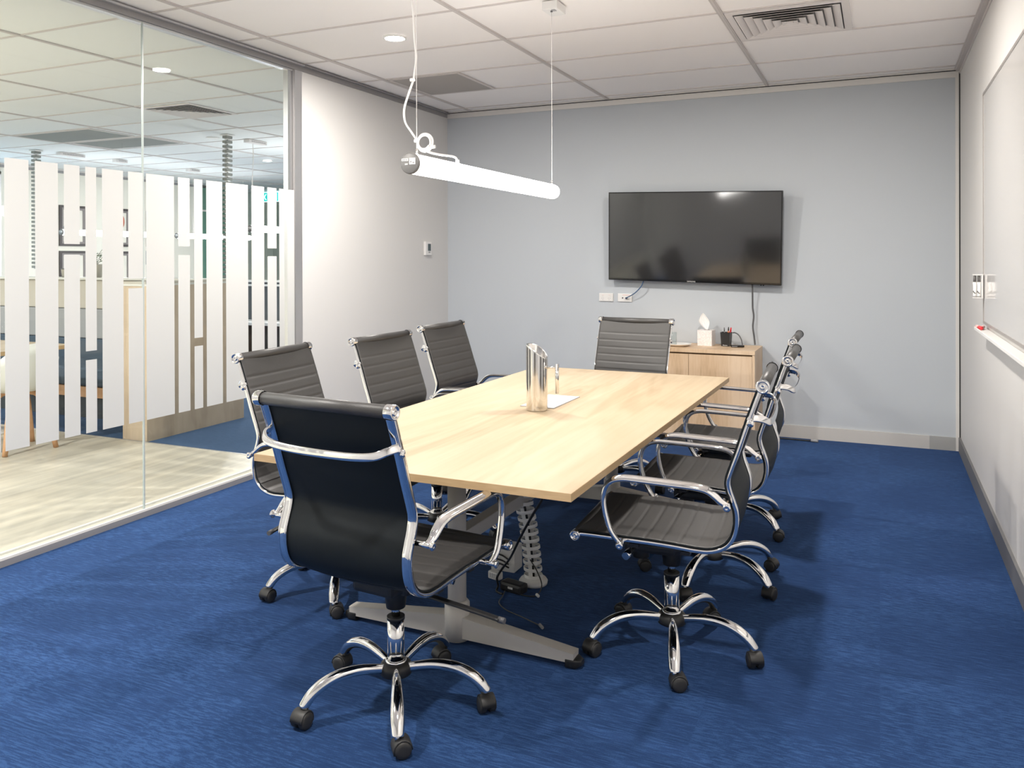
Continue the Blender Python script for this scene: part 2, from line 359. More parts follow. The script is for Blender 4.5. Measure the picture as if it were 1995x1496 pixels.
# open office beyond
WO = struct(empty('window_3', (XO, 6.5, 1.8)))
b = MB(); b.box(XO-.1, 7.48, 0, XO, 11.05, HC+.02, 'cwall'); b.box(XO-.1, YR-2, 0, XO, 7.48, 1.09, 'cwall'); b.box(XO-.1, YR-2, 2.62, XO, 7.48, HC+.02, 'cwall'); struct(b.build('wall_left'))
b = MB(); b.box(-.03, -2.2, -.71, .0, .98, .82, 'day'); b.build('glass_pane', WO)
b = MB(); b.box(0, .9, -.71, .03, .98, .82, 'alu'); b.box(0, -.9, -.71, .03, -.84, .82, 'alu'); b.box(0, -2.2, .78, .03, .98, .82, 'alu'); b.box(0, -2.2, .35, .02, .98, .38, 'alu'); b.build('window_frame', WO)
b = MB(); b.box(XO-.1, YR-2.1, 0, XL+.0, YR-2, HC+.02, 'white'); b.box(XL-.1, YR-2, 0, XL, YR-.1, HC+.02, 'white'); struct(b.build('wall_rear'))
b = MB(); b.box(XO-.6, 13.8, 0, XL, 13.9, HC+.02, 'gwall'); b.box(XL-.1, YB+.1, 0, XL, 13.8, HC+.02, 'white'); struct(b.build('wall_back'))
b = MB(); b.box(XO-.7, 11.05, 0, XO-.6, 13.8, HC+.02, 'gwall'); b.box(XO-.6, 10.95, 0, XO-.1, 11.05, HC+.02, 'gwall'); struct(b.build('wall_left'))
b = MB(); b.box(XO, 7.48, HC-.05, XO+.01, 11.05, HC-.01, 'alug'); b.box(XO, 7.48, HC-.01, XO+.02, 11.05, HC, 'trim'); b.box(XO-.6, 13.78, HC-.09, XL-.1, 13.8, HC-.05, 'alug'); struct(b.build('trim_6'))
W2 = struct(empty('window_2', (XO-.02, 11.5, 1.3)))
b = MB(); b.box(-.03, -.42, -1.28, -.0, .55, 1.38, 'greeng'); b.build('glass_pane', W2)
b = MB(); b.box(-.02, -.45, -1.3, .03, -.40, 1.42, 'dgrey'); b.box(-.02, .10, -1.3, .03, .14, 1.42, 'alug'); b.box(-.02, .52, -1.3, .03, .60, 1.42, 'dgrey'); b.box(-.02, -.42, .95, .02, .55, .98, 'trim'); b.build('window_frame', W2)

# ================================================================ LIGHTS
LE = 1.0
def light(parent, loc, e, size, col=(1, .95, .89), shape='DISK', sy=None, rot=None):
    l = bpy.data.lights.new('lamp', 'AREA'); l.shape = shape; l.size = size; l.energy = e*LE; l.color = col; l.spread = R(178)
    if sy: l.size_y = sy
    o = bpy.data.objects.new('lamp', l); COL.objects.link(o); o.location = loc; o.parent = parent
    if rot: o.rotation_euler = rot
    return o
def downlight(x, y, label, e, lit=True, group=None, col=(1, .95, .89)):
    t = empty('downlight', (x, y, HC)); tag(t, label, 'ceiling light', group)
    b = MB(); b.lathe([(.058, -.001), (.061, -.006), (.070, -.005), (.073, .004), (.058, .004)], 'wplast'); b.build('trim_ring', t)
    b = MB(); b.lathe([(0, -.003), (.058, -.003), (.058, .003), (0, .003)], 'lamp' if lit else 'wplast'); b.build('diffuser', t)
    if lit: light(t, (0, 0, -.012), e, .11, col)
    return t
downlight(-2.678, 4.239, 'lit round downlight in the meeting room ceiling left of the hanging tube', 38)
downlight(-.52, 4.30, 'lit round downlight in the meeting room ceiling beside the square louvred vent', 32)
downlight(-2.60, 1.2, 'lit round downlight in the meeting room ceiling above the near glass panes', 46)
downlight(-.52, 1.2, 'lit round downlight in the meeting room ceiling by the right wall behind the viewpoint', 32)
downlight(-7.609, 8.818, 'lit round downlight in the office ceiling seen through the glass near the frame post', 60, col=(1, .985, .96))
downlight(-6.724, 6.91, 'small unlit disc in the office ceiling beside a hanging cable spine', 0, False)
for (x, y) in ((-5.4, 1.6), (-8.2, 1.6), (-5.4, -1.0), (-8.4, -.8), (-4.6, 8.2), (-4.6, 10.2), (-4.6, 12.4), (-10.4, 3.6)):  # unseen lamps, added out of view only to brighten the office
    downlight(x, y, 'unseen downlight added to the office ceiling outside the glass to brighten the office', 72, col=(1, .985, .96), group='added office downlights beyond the view')

def pendant(name_lab, x, y0, y1, z, cany, tubem, e, label_parts=False):
    r = .0375
    t = empty('pendant_light', (x, (y0+y1)/2, z)); tag(t, name_lab, 'pendant light')
    h = (y1-y0)/2
    b = MB(); prof = [(0, -h+.002), (r, -h+.002), (r, h-.03), (r*.96, h-.014), (r*.8, h-.004), (r*.5, h), (0, h)]
    b.lathe(prof, tubem, T=Matrix.Rotation(-pi/2, 4, 'X'), n=32); b.build('lamp_tube', t)
    b = MB(); b.lathe([(0, 0), (r*.9, 0), (r+.001, .003), (r+.002, .012), (r*.9, .014), (0, .014)], 'capg', T=Matrix.Translation((0, -h-.010, 0)) @ Matrix.Rotation(-pi/2, 4, 'X'), n=32)
    cp = b.build('end_cap', t)
    b = MB(); Y = -h-.0115
    b.box(-.032, Y, .008, -.004, Y+.002, .018, 'wplast'); b.box(.000, Y, -.005, .026, Y+.002, .019, 'wplast'); b.box(-.018, Y, -.006, -.006, Y+.002, -.001, 'wplast')
    for q in (-.028, -.021, -.014): b.box(q, Y-.0004, .010, q+.004, Y, .016, 'gprint')
    b.box(.004, Y-.0004, .002, .010, Y, .008, 'gprint'); b.box(.014, Y-.0004, -.001, .022, Y, .004, 'gprint')
    b.build('rating_label', cp)
    for cy_ in cany:
        b = MB(); b.tube([(0, cy_, r*.95), (0, cy_, HC-z-.03)], .0012, 'cord', n=6); b.cyl((0, cy_, r*.9), (0, cy_, r+.02), .004, 'chrome', n=10); b.build('suspension_wire', t)
    return t
PZ = 1.738
t = pendant('glowing white tube pendant hanging on two wires above the meeting table', -1.56, 2.575, 4.02, PZ, (-.68, .69), 'tube', 0)
b = MB(); b.box(-.042, .66, HC-PZ-.045, .042, .79, HC-PZ, 'wplast', bev=.003); b.box(.006, .668, HC-PZ-.047, .026, .70, HC-PZ-.044, 'gprint'); b.cyl((0, .69, HC-PZ-.052), (0, .69, HC-PZ-.045), .006, 'greyc', n=10); b.build('canopy', t)
b = MB(); b.box(-.042, -.79, HC-PZ-.045, .042, -.60, HC-PZ, 'wplast', bev=.003); b.build('canopy', t)
# power cord with its coil (coordinates relative to tube centre)
ox, oy, oz = -1.56, 3.2975, PZ
cp_ = [(-1.612, 2.64, 2.69), (-1.612, 2.655, 2.50), (-1.605, 2.66, 2.364), (-1.599, 2.66, 2.32), (-1.594, 2.66, 2.228), (-1.587, 2.66, 2.146), (-1.595, 2.66, 2.081), (-1.600, 2.66, 2.06), (-1.622, 2.66, 2.008), (-1.64, 2.66, 1.955), (-1.635, 2.66, 1.906), (-1.607, 2.66, 1.866), (-1.587, 2.66, 1.838), (-1.578, 2.66, 1.815)]
for k in range(0, 29):
    a = R(205+k*30); rr = .034-.008*(k/28) if k < 14 else .0265
    cp_.append((-1.545+rr*cos(a), 2.655-k*.0004, 1.824+rr*sin(a)))
cp_ += [(-1.55, 2.67, 1.797), (-1.55, 2.72, 1.792), (-1.55, 2.79, 1.793), (-1.55, 2.87, 1.797), (-1.55, 2.906, 1.794), (-1.55, 2.918, 1.782)]
b = MB(); b.tube(catmull([(p[0]-ox, p[1]-oy, p[2]-oz) for p in cp_], 4), .0042, 'cord', n=8); b.cyl((.01, 2.918-oy, .035), (.01, 2.918-oy, .05), .008, 'cord', n=12)
b.build('power_cord', t)
for (px_, pz_) in ((-1.600, 2.062), (-1.583, 1.833), (-1.512, 1.806)):
    b = MB(); b.cyl((px_-.009-ox, 2.655-oy, pz_-oz), (px_+.009-ox, 2.655-oy, pz_-oz), .006, 'wplast', n=8); b.build('cable_tie', t)
def ocanopy(t, y0, y1):
    b = MB(); zt = HC-1.73
    b.box(-.04, y0, zt-.035, .04, y1, zt, 'vent', bev=.002)
    n = int((y1-y0-.05)/.018)
    for k in range(n): b.box(.0395, y0+.04+k*.018, zt-.026, .041, y0+.05+k*.018, zt-.010, 'alug')
    b.build('canopy', t)
t = pendant('lit tube pendant in the office, nearest the daylit window beyond the glass', -9.33, 7.033, 8.55, 1.73, (-.67, .10), 'tubeo', 0); ocanopy(t, -.80, -.45); ocanopy(t, .02, .20)
t = pendant('lit tube pendant in the office, farther one of the row by the cream wall', -9.33, 8.87, 10.4, 1.73, (-.45, .6), 'tubeo', 0); ocanopy(t, -.55, -.35)
t = pendant('lit tube pendant in the office closest to the frame post beyond the glass', -6.45, 7.183, 8.66, 1.73, (-.69, .68), 'tubeo', 0); ocanopy(t, -.79, -.50)
b = MB(); b.tube(catmull([(0, -.69, .95), (.012, -.69, .8), (-.012, -.69, .5), (.01, -.69, .2), (0, -.66, .05)], 6), .004, 'cord', n=6); b.build('power_cord', t)

# ceiling vents
def vent(x0, x1, y0, y1, label):
    cx, cy_ = (x0+x1)/2, (y0+y1)/2; w_, l_ = (x1-x0)/2, (y1-y0)/2
    t = empty('ceiling_vent', (cx, cy_, HC)); tag(t, label, 'air vent')
    b = MB()
    for (a0, a1, z) in ((1.0, .88, -.004),):
        for s in (-1, 1):
            b.box(min(s*w_, s*w_*a1), -l_, z, max(s*w_, s*w_*a1), l_, .004, 'vent'); b.box(-w_*a1, min(s*l_, s*l_*a1), z, w_*a1, max(s*l_, s*l_*a1), .004, 'vent')
    b.build('frame', t)
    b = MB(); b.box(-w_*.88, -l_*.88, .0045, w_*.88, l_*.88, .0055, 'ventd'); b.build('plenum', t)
    for k in range(6):
        o_ = .86-.145*k; i_ = o_-.115
        b = MB(); pts = [[(-1, -1), (1, -1), (1, 1), (-1, 1)]]
        def ring(f, z): return [b.bm.verts.new((q[0]*w_*f, q[1]*l_*f, z)) for q in pts[0]]
        A, B_, C_, D_ = ring(o_, -.009), ring(i_, .0035), ring(i_-.012, .0035), ring(o_-.022, -.009)
        for P_, Q_ in ((A, B_), (B_, C_), (C_, D_), (D_, A)):
            for j in range(4): b.poly((P_[j], P_[(j+1) % 4], Q_[(j+1) % 4], Q_[j]), 'vent')
        b.build('louvre', t)
    b = MB(); b.box(-w_*.05, -l_*.05, -.007, w_*.05, l_*.05, .003, 'vent'); b.build('centre_boss', t)
vent(-.775, -.142, 4.575, 5.190, 'square white louvred vent in the meeting room ceiling near the right wall')
vent(-5.985, -5.40, 5.272, 5.868, 'square white louvred vent in the office ceiling seen through the glass')
def grille(x0, x1, y0, y1, m, label):
    t = empty('return_grille', ((x0+x1)/2, (y0+y1)/2, HC)); tag(t, label, 'ceiling grille'); w_, l_ = (x1-x0)/2, (y1-y0)/2
    b = MB(); b.box(-w_, -l_, -.001, w_, l_, .005, m); b.build('panel', t)
    b = MB()
    for s in (-1, 1):
        b.box(min(s*w_, s*(w_+.02)), -l_-.01, -.004, max(s*w_, s*(w_+.02)), l_+.01, .004, 'tbar2'); b.box(-w_, min(s*l_, s*(l_+.01)), -.003, w_, max(s*l_, s*(l_+.01)), .004, 'tbar2')
    b.build('frame', t)
grille(-3.335, -2.78, 5.235, 5.83, 'retg', 'flat grey return air panel in the meeting room ceiling above the left corner')
grille(-8.53, -7.40, 5.89, 6.43, 'reto', 'grey return air panel in the office ceiling, nearer of the two')
grille(-8.46, -7.35, 6.53, 7.06, 'reto', 'grey return air panel in the office ceiling, farther of the two')

# ================================================================ CHAIRS
FR = [(.286, .447), (.262, .452), (.19, .452), (.118, .4505), (.03, .4495), (-.05, .4465), (-.115, .4425), (-.165, .444), (-.208, .460), (-.236, .490), (-.249, .530),
      (-.250, .575), (-.240, .610), (-.228, .645), (-.224, .675), (-.234, .712), (-.256, .775), (-.282, .855), (-.308, .930), (-.326, .980)]
FRS = catmull([(f, 0, z) for f, z in FR], 5)
HW = .238
def resample(path, step):
    out = [path[0].copy()]; acc = 0
    for a, b_ in zip(path, path[1:]):
        d = (b_-a).length; t = step-acc
        while t <= d:
            out.append(a+(b_-a)*(t/d)); t += step
        acc = (acc+d) % step if d else acc
    out.append(path[-1].copy()); return out
def sling(path, seams, m1, m2, thick=.013):
    """ribbed sheet: path in the x-z plane, pinched at each seam (arc length)"""
    b = MB(); s = 0; ys = [-HW-.001, -HW+.010, -HW+.04, -.1, 0, .1, HW-.04, HW-.010, HW+.001]; rows = []
    for i, p in enumerate(path):
        if i: s += (p-path[i-1]).length
        t = (path[min(i+1, len(path)-1)]-path[max(i-1, 0)]).normalized(); nrm = V((-t.z, 0, t.x))   # turned to face the sitter
        nrm = -nrm
        d = min([abs(s-q) for q in seams] or [1]); g = .0026*max(0, 1-d/.007)
        front, back = [], []
        for y in ys:
            e = min(1, (HW+.001-abs(y))/.03); th = thick*(.45+.55*e); sag0 = .010
            sag = sag0-.012*(1-(y/HW)**2)
            front.append(b.bm.verts.new(p+V((0, y, 0))+nrm*(sag+th*.5-g*(.3+.7*e)))); back.append(b.bm.verts.new(p+V((0, y, 0))+nrm*(sag-th*.5)))
        rows.append((front, back))
    n = len(ys)
    for (f0, b0), (f1, b1) in zip(rows, rows[1:]):
        for j in range(n-1):
            b.poly((f0[j], f0[j+1], f1[j+1], f1[j]), m1, True); b.poly((b0[j], b1[j], b1[j+1], b0[j+1]), m2, True)
        b.poly((f0[0], f1[0], b1[0], b0[0]), m2, False); b.poly((f0[-1], b0[-1], b1[-1], f1[-1]), m2, False)
    for f0, b0 in (rows[0], rows[-1]):
        for j in range(n-1): b.poly((f0[j], f0[j+1], b0[j+1], b0[j]), m2)
    return b
def make_chair():
    root = empty('office_chair')
    path = resample(FRS, .0045)
    # split at the rear bend
    isp = max(i for i, p in enumerate(path) if p.z < .475 and p.x > -.24)
    seatp, backp = path[:isp+1], path[isp:]
    b = sling(seatp, [.07+.056*k for k in range(9)], 'leather', 'leatherb'); b.tube([(.284, -HW+.006, .447), (.284, HW-.006, .447)], .0165, 'leather', n=18); b.build('seat', root)
    lb = sum((backp[i+1]-backp[i]).length for i in range(len(backp)-1))
    b = sling(backp, [q for q in [.03+.047*k for k in range(12)] if q < lb-.075], 'leather', 'leatherb')
    b.tube([(-.330, -HW+.008, .985), (-.330, HW-.008, .985)], .0185, 'leather', n=20); b.build('backrest', root)
    for s in (-1, 1):
        b = MB(); pp = [V((p.x, s*(HW-.011), p.z)) for p in FRS]; pp = pp[3:]
        # flat rail: wide face to the side and rear
        b.sweep(pp, rrect(.026, .012, .005, 3), 'chrome', up=(0, 0, 1))
        b.sweep([p+V((0, s*.0155, 0)) for p in pp], rrect(.005, .012, .002, 2), 'chrome', up=(0, 0, 1))
        b.build('side_rail', root)
        for (f, z, r_) in ((.284, .447, .0175), (-.330, .985, .0215)):
            T = Matrix.Translation((f, s*(HW-.004), z)) @ Matrix.Rotation(-s*pi/2, 4, 'X')
            b = MB(); b.lathe([(r_*.98, -.008), (r_, .0), (r_*1.02, .014), (r_*.96, .019), (r_*.72, .019), (r_*.68, .014), (r_*.45, .014), (r_*.42, .018), (r_*.15, .018), (0, .013)], 'chrome', T=T, n=24); b.build('end_cap', root)
        # armrest loop
        AY = s*(HW+.046)
        ap = catmull([(.118, AY-s*.008, .445), (.140, AY, .475), (.158, AY, .510), (.171, AY, .560), (.174, AY, .600), (.166, AY, .634), (.143, AY, .658), (.105, AY, .668), (.05, AY, .668), (-.05, AY, .665), (-.125, AY, .662), (-.162, AY, .655), (-.188, AY, .638), (-.205, AY, .622), (-.228, AY-s*.004, .606)], 5)
        n = len(ap); sca = []
        for i in range(n):
            t = i/(n-1); wide = 1.0+.55*max(0, math.sin(pi*min(1, max(0, (t-.35)/.60))))**.6
            sca.append((1.0, wide))
        b = MB(); b.sweep(ap, rrect(.022, .018, .0085, 4), 'chrome', scales=sca, up=(0, 0, 1)); b.build('armrest', root)
        for (f, z) in ((.118, .447), (-.225, .608)):
            b = MB(); b.cyl((f, s*(HW+.004), z), (f, s*(HW+.058), z), .0085, 'chrome', n=14); b.lathe([(0, 0), (.012, 0), (.013, .004), (.009, .008), (.004, .006), (0, .006)], 'chrome', T=Matrix.Translation((f, s*(HW+.056), z)) @ Matrix.Rotation(-s*pi/2, 4, 'X'), n=16)
            b.build('arm_bolt', root)
    # rear brace, bowed behind the back
    bp_ = catmull([(-.288, -HW, .872), (-.300, -HW-.002, .884), (-.328, -HW+.012, .880), (-.345, -HW+.045, .866), (-.350, -.12, .858), (-.352, 0, .856), (-.350, .12, .858), (-.345, HW-.045, .866), (-.328, HW-.012, .880), (-.300, HW+.002, .884), (-.288, HW, .872)], 5)
    b = MB(); b.sweep(bp_, rrect(.010, .024, .0045, 3), 'chrome', up=(0, 0, 1)); b.build('back_brace', root)
    for s in (-1, 1):
        b = MB(); b.lathe([(0, 0), (.011, 0), (.012, .004), (.007, .008), (0, .008)], 'chrome', T=Matrix.Translation((-.293, s*(HW+.008), .868)) @ Matrix.Rotation(-s*pi/2, 4, 'X'), n=16); b.build('brace_bolt', root)
    # cross bars under the seat and tilt mechanism
    b = MB(); b.box(-.10, -HW+.01, .418, -.07, HW-.01, .430, 'black'); b.box(.07, -HW+.01, .424, .10, HW-.01, .436, 'black')
    b.box(-.12, -.075, .378, .125, .075, .424, 'black', bev=.012)
    b.sweep([(0, 0, .30), (0, 0, .345), (.0, 0, .385)], circ(1, 20), 'black', scales=[.03, .036, .06]); b.box(-.02, -.06, .345, .16, .06, .385, 'black', bev=.014); b.build('tilt_mechanism', root)
    b = MB(); b.cyl((.11, 0, .365), (.11, 0, .315), .026, 'black', r2=.030, n=20); b.build('tension_knob', root)
    b = MB(); b.tube([(.06, -.06, .395), (.076, -.14, .386)], .005, 'chrome', n=8); b.cyl((.075, -.135, .387), (.082, -.165, .382), .011, 'chrome', n=14); b.build('lift_lever', root)
    b = MB(); b.tube(catmull([(.09, .06, .39), (.105, .12, .388), (.115, .165, .384)], 4), .006, 'black', n=8); b.cyl((.114, .160, .385), (.120, .20, .380), .013, 'chrome', n=16); b.build('tilt_lever', root)
    b = MB(); b.sweep(catmull([(-.02, -.06, .375), (-.03, -.20, .370), (-.035, -.34, .362), (-.038, -.40, .358)], 4), rrect(.022, .008, .003, 2), 'black', up=(0, 0, 1)); b.cyl((-.038, -.395, .358), (-.038, -.415, .357), .009, 'greyc', n=10); b.build('recline_lever', root)
    b = MB(); b.cyl((.0, 0, .27), (0, 0, .315), .0135, 'steel', n=18); b.cyl((0, 0, .262), (0, 0, .272), .028, 'black', n=24); b.build('gas_piston', root)
    b = MB(); b.cyl((0, 0, .125), (0, 0, .264), .0265, 'chromeb', n=28); b.lathe([(.026, .128), (.033, .130), (.034, .134), (.030, .138), (.026, .138)], 'chromeb', n=28); b.build('gas_column', root)
    # five star base
    b = MB(); b.lathe([(0, .088), (.038, .088), (.049, .094), (.051, .112), (.047, .124), (.036, .130), (.029, .131), (0, .131)], 'caster', n=30); base = b.build('star_base', root)
    lp = catmull([(.036, 0, .112), (.08, 0, .121), (.13, 0, .128), (.18, 0, .126), (.225, 0, .113), (.262, 0, .090), (.285, 0, .062), (.289, 0, .056)], 4)
    n = len(lp); sca = [(.95+.15*sin(pi*i/(n-1)), .72+.62*min(1, (i/(n-1))/.6)-.25*max(0, i/(n-1)-.75)/.25) for i in range(n)]
    b = MB(); b.sweep(lp, circ(.0155, 16), 'chromeb', scales=sca, up=(0, 0, 1)); leg0 = b.build('leg', base)
    b = MB()
    # twin wheels under a hood
    for s in (-1, 1):
        T = Matrix.Translation((.012, s*.006, .0245)) @ Matrix.Rotation(-s*pi/2, 4, 'X')
        b.lathe([(0, 0), (.0235, 0), (.0245, .004), (.0245, .016), (.021, .0195), (.012, .021), (0, .021)], 'caster', T=T, n=26)
    hood = []
    for k in range(9):
        a = R(-20+k*25); hood.append((.012-.026*cos(a), 0, .0245+.0275*sin(a)))
    b.sweep([V(p) for p in hood], rrect(.046, .005, .002, 2), 'caster', up=(0, 0, 1)); b.box(-.004, -.006, .01, .022, .006, .05, 'caster')
    b.cyl((0, 0, .044), (0, 0, .062), .008, 'chromeb', n=14); cas0 = b.build('caster', base)
    cas0.location = (.285, 0, .0005); cas0.rotation_euler.z = R(35)
    rnd = [35, 100, -60, 150, 20]
    for k in range(1, 5):
        a = R(72*k); l = leg0.copy(); COL.objects.link(l); l.parent = base; l.rotation_euler.z = a
        c = cas0.copy(); COL.objects.link(c); c.parent = base; c.location = (.285*cos(a), .285*sin(a), .0005); c.rotation_euler.z = a+R(rnd[k])
    return root
chair0 = make_chair()
CH = [  # x, y, heading, base angle, dz(lift) , label
    (-1.386, 2.189, 85, -129-85, 'black chrome office chair nearest the viewpoint, seen from behind at the near table end'),
    (-.677, 2.889, 183, -147-183, 'black chrome office chair in profile, nearest of three along the right table side'),
    (-.661, 3.593, 181, -102-181, 'black chrome office chair in profile, middle of three along the right table side'),
    (-.711, 4.331, 181, -30-181, 'black chrome office chair in profile, farthest of three along the right table side'),
    (-2.083, 2.850, 2.7, -133, 'black chrome office chair nearest the glass, half hidden behind the front chair'),
    (-2.009, 3.553, -2.6, 20, 'black chrome office chair, middle of three along the left table side'),
    (-2.067, 4.30, -1.3, 50, 'black chrome office chair, farthest of three along the left table side, by the corner'),
    (-1.460, 4.802, -95.1, 10, 'black chrome office chair at the far table end, facing the viewpoint'),
]
for i, (x, y, a, ba, lab) in enumerate(CH):
    c = chair0 if i == 0 else copy_tree(chair0)
    c.location = (x, y, 0); c.rotation_euler.z = R(a); tag(c, lab, 'chair', 'office chairs around the meeting table')
    for ch in kids(c):
        if ch.name.startswith('star_base'): ch.rotation_euler.z = R(ba)

# ================================================================ TABLE
t = empty('meeting_table', (-1.407, 3.537, 0), R(-.8)); tag(t, 'long pale maple meeting table on grey metal legs in the middle of the room', 'table')
TZ = .70
b = MB(); b.box(-.600, -1.275, TZ-.024, .600, 1.275, TZ, 'tedge'); b.box(-.599, -1.274, TZ-.001, .599, 1.274, TZ+.0006, 'table'); b.build('tabletop', t)
for s in (-1, 1):
    yc = s*.905-.0
    b = MB(); b.cyl((.015, yc, .05), (.015, yc, TZ-.05), .034, 'cream', n=32); b.build('leg', t)
    b = MB(); b.cyl((.015, yc, .012), (.015, yc, .14), .046, 'cream', n=32); b.sweep([(.015, yc, .14), (.015, yc, .152)], circ(1, 32), 'cream', scales=[.046, .036])
    # tapered foot bar
    for sx in (-1, 1):
        b.sweep([(.015+sx*.03, yc, .062), (.015+sx*.46, yc, .036)], rrect(.058, 1, .2, 3), 'cream', scales=[(.080, 1), (.034, .85)], smooth=False)
    b.build('foot', t)
    for sx in (-1, 1):
        b = MB(); b.sweep([(.015+sx*.43, yc, .018), (.015+sx*.465, yc, .018), (.015+sx*.485, yc, .02)], rrect(.054, .032, .008, 3), 'black', scales=[1, 1, .5]); b.build('foot_glide', t)
    b = MB(); b.box(-.42, yc-.03, TZ-.060, .45, yc+.03, TZ-.026, 'cream', bev=.004); b.build('top_rail', t)
b = MB(); b.box(-.012, -.90, .345, .040, .90, .395, 'cream', bev=.006); b.build('stretcher', t)
b = MB(); b.box(-.122, -.045, TZ+.0006, .048, .30, TZ+.0035, 'alug', bev=.001); b.box(-.119, -.042, TZ+.003, .045, .297, TZ+.0045, 'tray'); b.box(-.119, .115, TZ+.0045, .045, .118, TZ+.005, 'alug'); b.build('cable_lid', t)
b = MB(); b.box(-.12, -.03, TZ-.10, .05, .29, TZ-.026, 'black', bev=.004); b.build('cable_box', t)

# jug
t = empty('water_jug', (-1.420, 3.435, TZ+.0006)); tag(t, 'polished steel water jug with slanted rim standing on the maple table', 'jug')
b = MB(); n = 48; r_ = .0485
def ringz(rr, zf): return [b.bm.verts.new((rr*cos(2*pi*k/n), rr*sin(2*pi*k/n), zf(rr*cos(2*pi*k/n)))) for k in range(n)]
def top(x): u = (x/.0485+1)/2; return .300-.062*u**1.6
rings = [ringz(r_*.94, lambda x: 0), ringz(r_, lambda x: .004)] + [ringz(r_, lambda x, q=q: .004+(top(x)-.004)*q) for q in (.25, .5, .75, .97, 1)] + [ringz(r_-.0015, lambda x: top(x)+.001), ringz(r_-.003, lambda x: top(x)-.002), ringz(r_-.003, lambda x: .006)]
for A, B_ in zip(rings, rings[1:]):
    for k in range(n): b.poly((A[k], A[(k+1) % n], B_[(k+1) % n], B_[k]), 'steel', True)
b.poly(list(reversed(rings[0])), 'steel'); b.poly(rings[-1], 'steel'); b.build('body', t)
b = MB(); b.cyl((.098, 0, .082), (.098, 0, .214), .0085, 'steel', n=18); b.cyl((.046, 0, .197), (.098, 0, .197), .0055, 'steel', n=14); b.build('handle', t)

# under the table: cable spine, power box, adapter, cables
t = empty('cable_spine', (-1.352, 3.225, 0)); tag(t, 'white segmented cable spine rising from the carpet to the table underside', 'cable spine')
b = MB(); b.lathe([(0, .002), (.060, .002), (.062, .014), (.055, .024), (.02, .028), (0, .028)], 'wplast', n=30); b.build('foot', t)
sp = resample(catmull([(0, 0, .03), (-.004, -.008, .12), (-.016, -.018, .25), (-.032, -.030, .36), (-.045, .00, .46), (-.055, .06, .53), (-.06, .14, .60), (-.062, .22, .655)], 10), .0315)
v0 = None
for i, p in enumerate(sp[:-1]):
    q = sp[i+1]; tdir = (q-p).normalized()
    if v0 is None:
        b = MB(); pts = [(.040*cos(a), .030*sin(a), 0) for a in [2*pi*k/20 for k in range(20)]]
        b.sweep([V((x_, y_, z_)) for x_, y_, z_ in pts], rrect(.0024, .0145, .001, 2), 'wplast', up=(0, 0, 1), closed=True); b.box(-.008, -.030, -.010, .008, -.026, .022, 'wplast'); b.box(-.008, .026, -.010, .008, .030, .022, 'wplast')
        b.box(-.039, -.001, -.002, .039, .001, .002, 'wplast'); v0 = o = b.build('vertebra', t)
    else:
        o = v0.copy(); COL.objects.link(o); o.parent = t
    o.location = p+V((0, 0, .006)); o.rotation_euler = V((0, 0, 1)).rotation_difference(tdir).to_euler()
b = MB(); b.tube(sp, .006, 'black', n=8); b.build('enclosed_cable', t)
t = empty('power_box', (-1.515, 3.335, 0)); tag(t, 'white power box with black leads on the carpet under the table', 'power box')
b = MB(); b.box(-.07, -.045, .001, .045, .045, .11, 'wplast', bev=.006); b.build('body', t)
for k, z in enumerate((.035, .052, .075)):
    b = MB(); b.tube(catmull([(.02, -.048-.004*k, z-.012), (-.01, -.052, z), (-.05, -.05, z+.006), (-.078, -.02, z+.01), (-.08, .03, z)], 5), .0035, 'black', n=8); b.build('lead', t)
t = tag(MB().box(-.055, -.028, .0, .055, .028, .040, 'black', bev=.012).build('power_adapter'), 'black power adapter with a small white label on the carpet under the table', 'adapter'); t.location = (-1.395, 3.115, .001); t.rotation_euler.z = R(-12)
b = MB(); b.box(-.010, -.0288, .018, .014, -.0282, .026, 'wplast'); b.box(-.008, -.0292, .020, .000, -.0288, .0215, 'gprint'); b.box(-.008, -.0292, .0228, .011, -.0288, .0240, 'gprint'); b.build('rating_label', t)
t = empty('power_plug', (-1.52, 3.20, 0)); tag(t, 'white plug with grey printed tag lying beside the black adapter', 'plug')
b = MB(); b.box(-.03, -.016, .003, .03, .016, .036, 'wplast', bev=.006, T=Matrix.Rotation(R(-15), 4, 'Z')); b.build('body', t)
b = MB()
for q in range(4): b.box(-.018+q*.011, -.017, .010, -.014+q*.011, -.0155, .030, 'gprint', T=Matrix.Rotation(R(-15), 4, 'Z'))
b.build('printed_tag', t)
def cable(name, pts, r_, m, label, n=8, ends=None):
    b = MB(); b.tube(catmull(pts, 6), r_, m, n=n)
    if ends:
        a, c, rr, mm = ends; b.cyl(a, c, rr, mm, n=8)
    return tag(b.build(name), label, 'cable')
cable('black_cable', [(-1.005, 2.50, .67), (-1.02, 2.52, .60), (-1.10, 2.62, .50), (-1.20, 2.74, .37), (-1.32, 2.92, .22), (-1.41, 3.03, .12), (-1.455, 3.08, .06), (-1.46, 3.10, .02), (-1.455, 3.075, .006), (-1.42, 3.06, .005)], .0045, 'black', 'black cable looping down from the table edge to the adapter on the carpet')
cable('thin_cable', [(-1.43, 3.11, .006), (-1.415, 3.05, .004), (-1.40, 2.98, .004), (-1.345, 2.93, .004), (-1.27, 2.90, .004), (-1.19, 2.865, .004), (-1.165, 2.852, .005)], .0022, 'greyc', 'thin grey cable with a bare plug end trailing across the carpet under the table', ends=((-1.172, 2.855, .008), (-1.152, 2.835, .008), .006, 'gprint'))
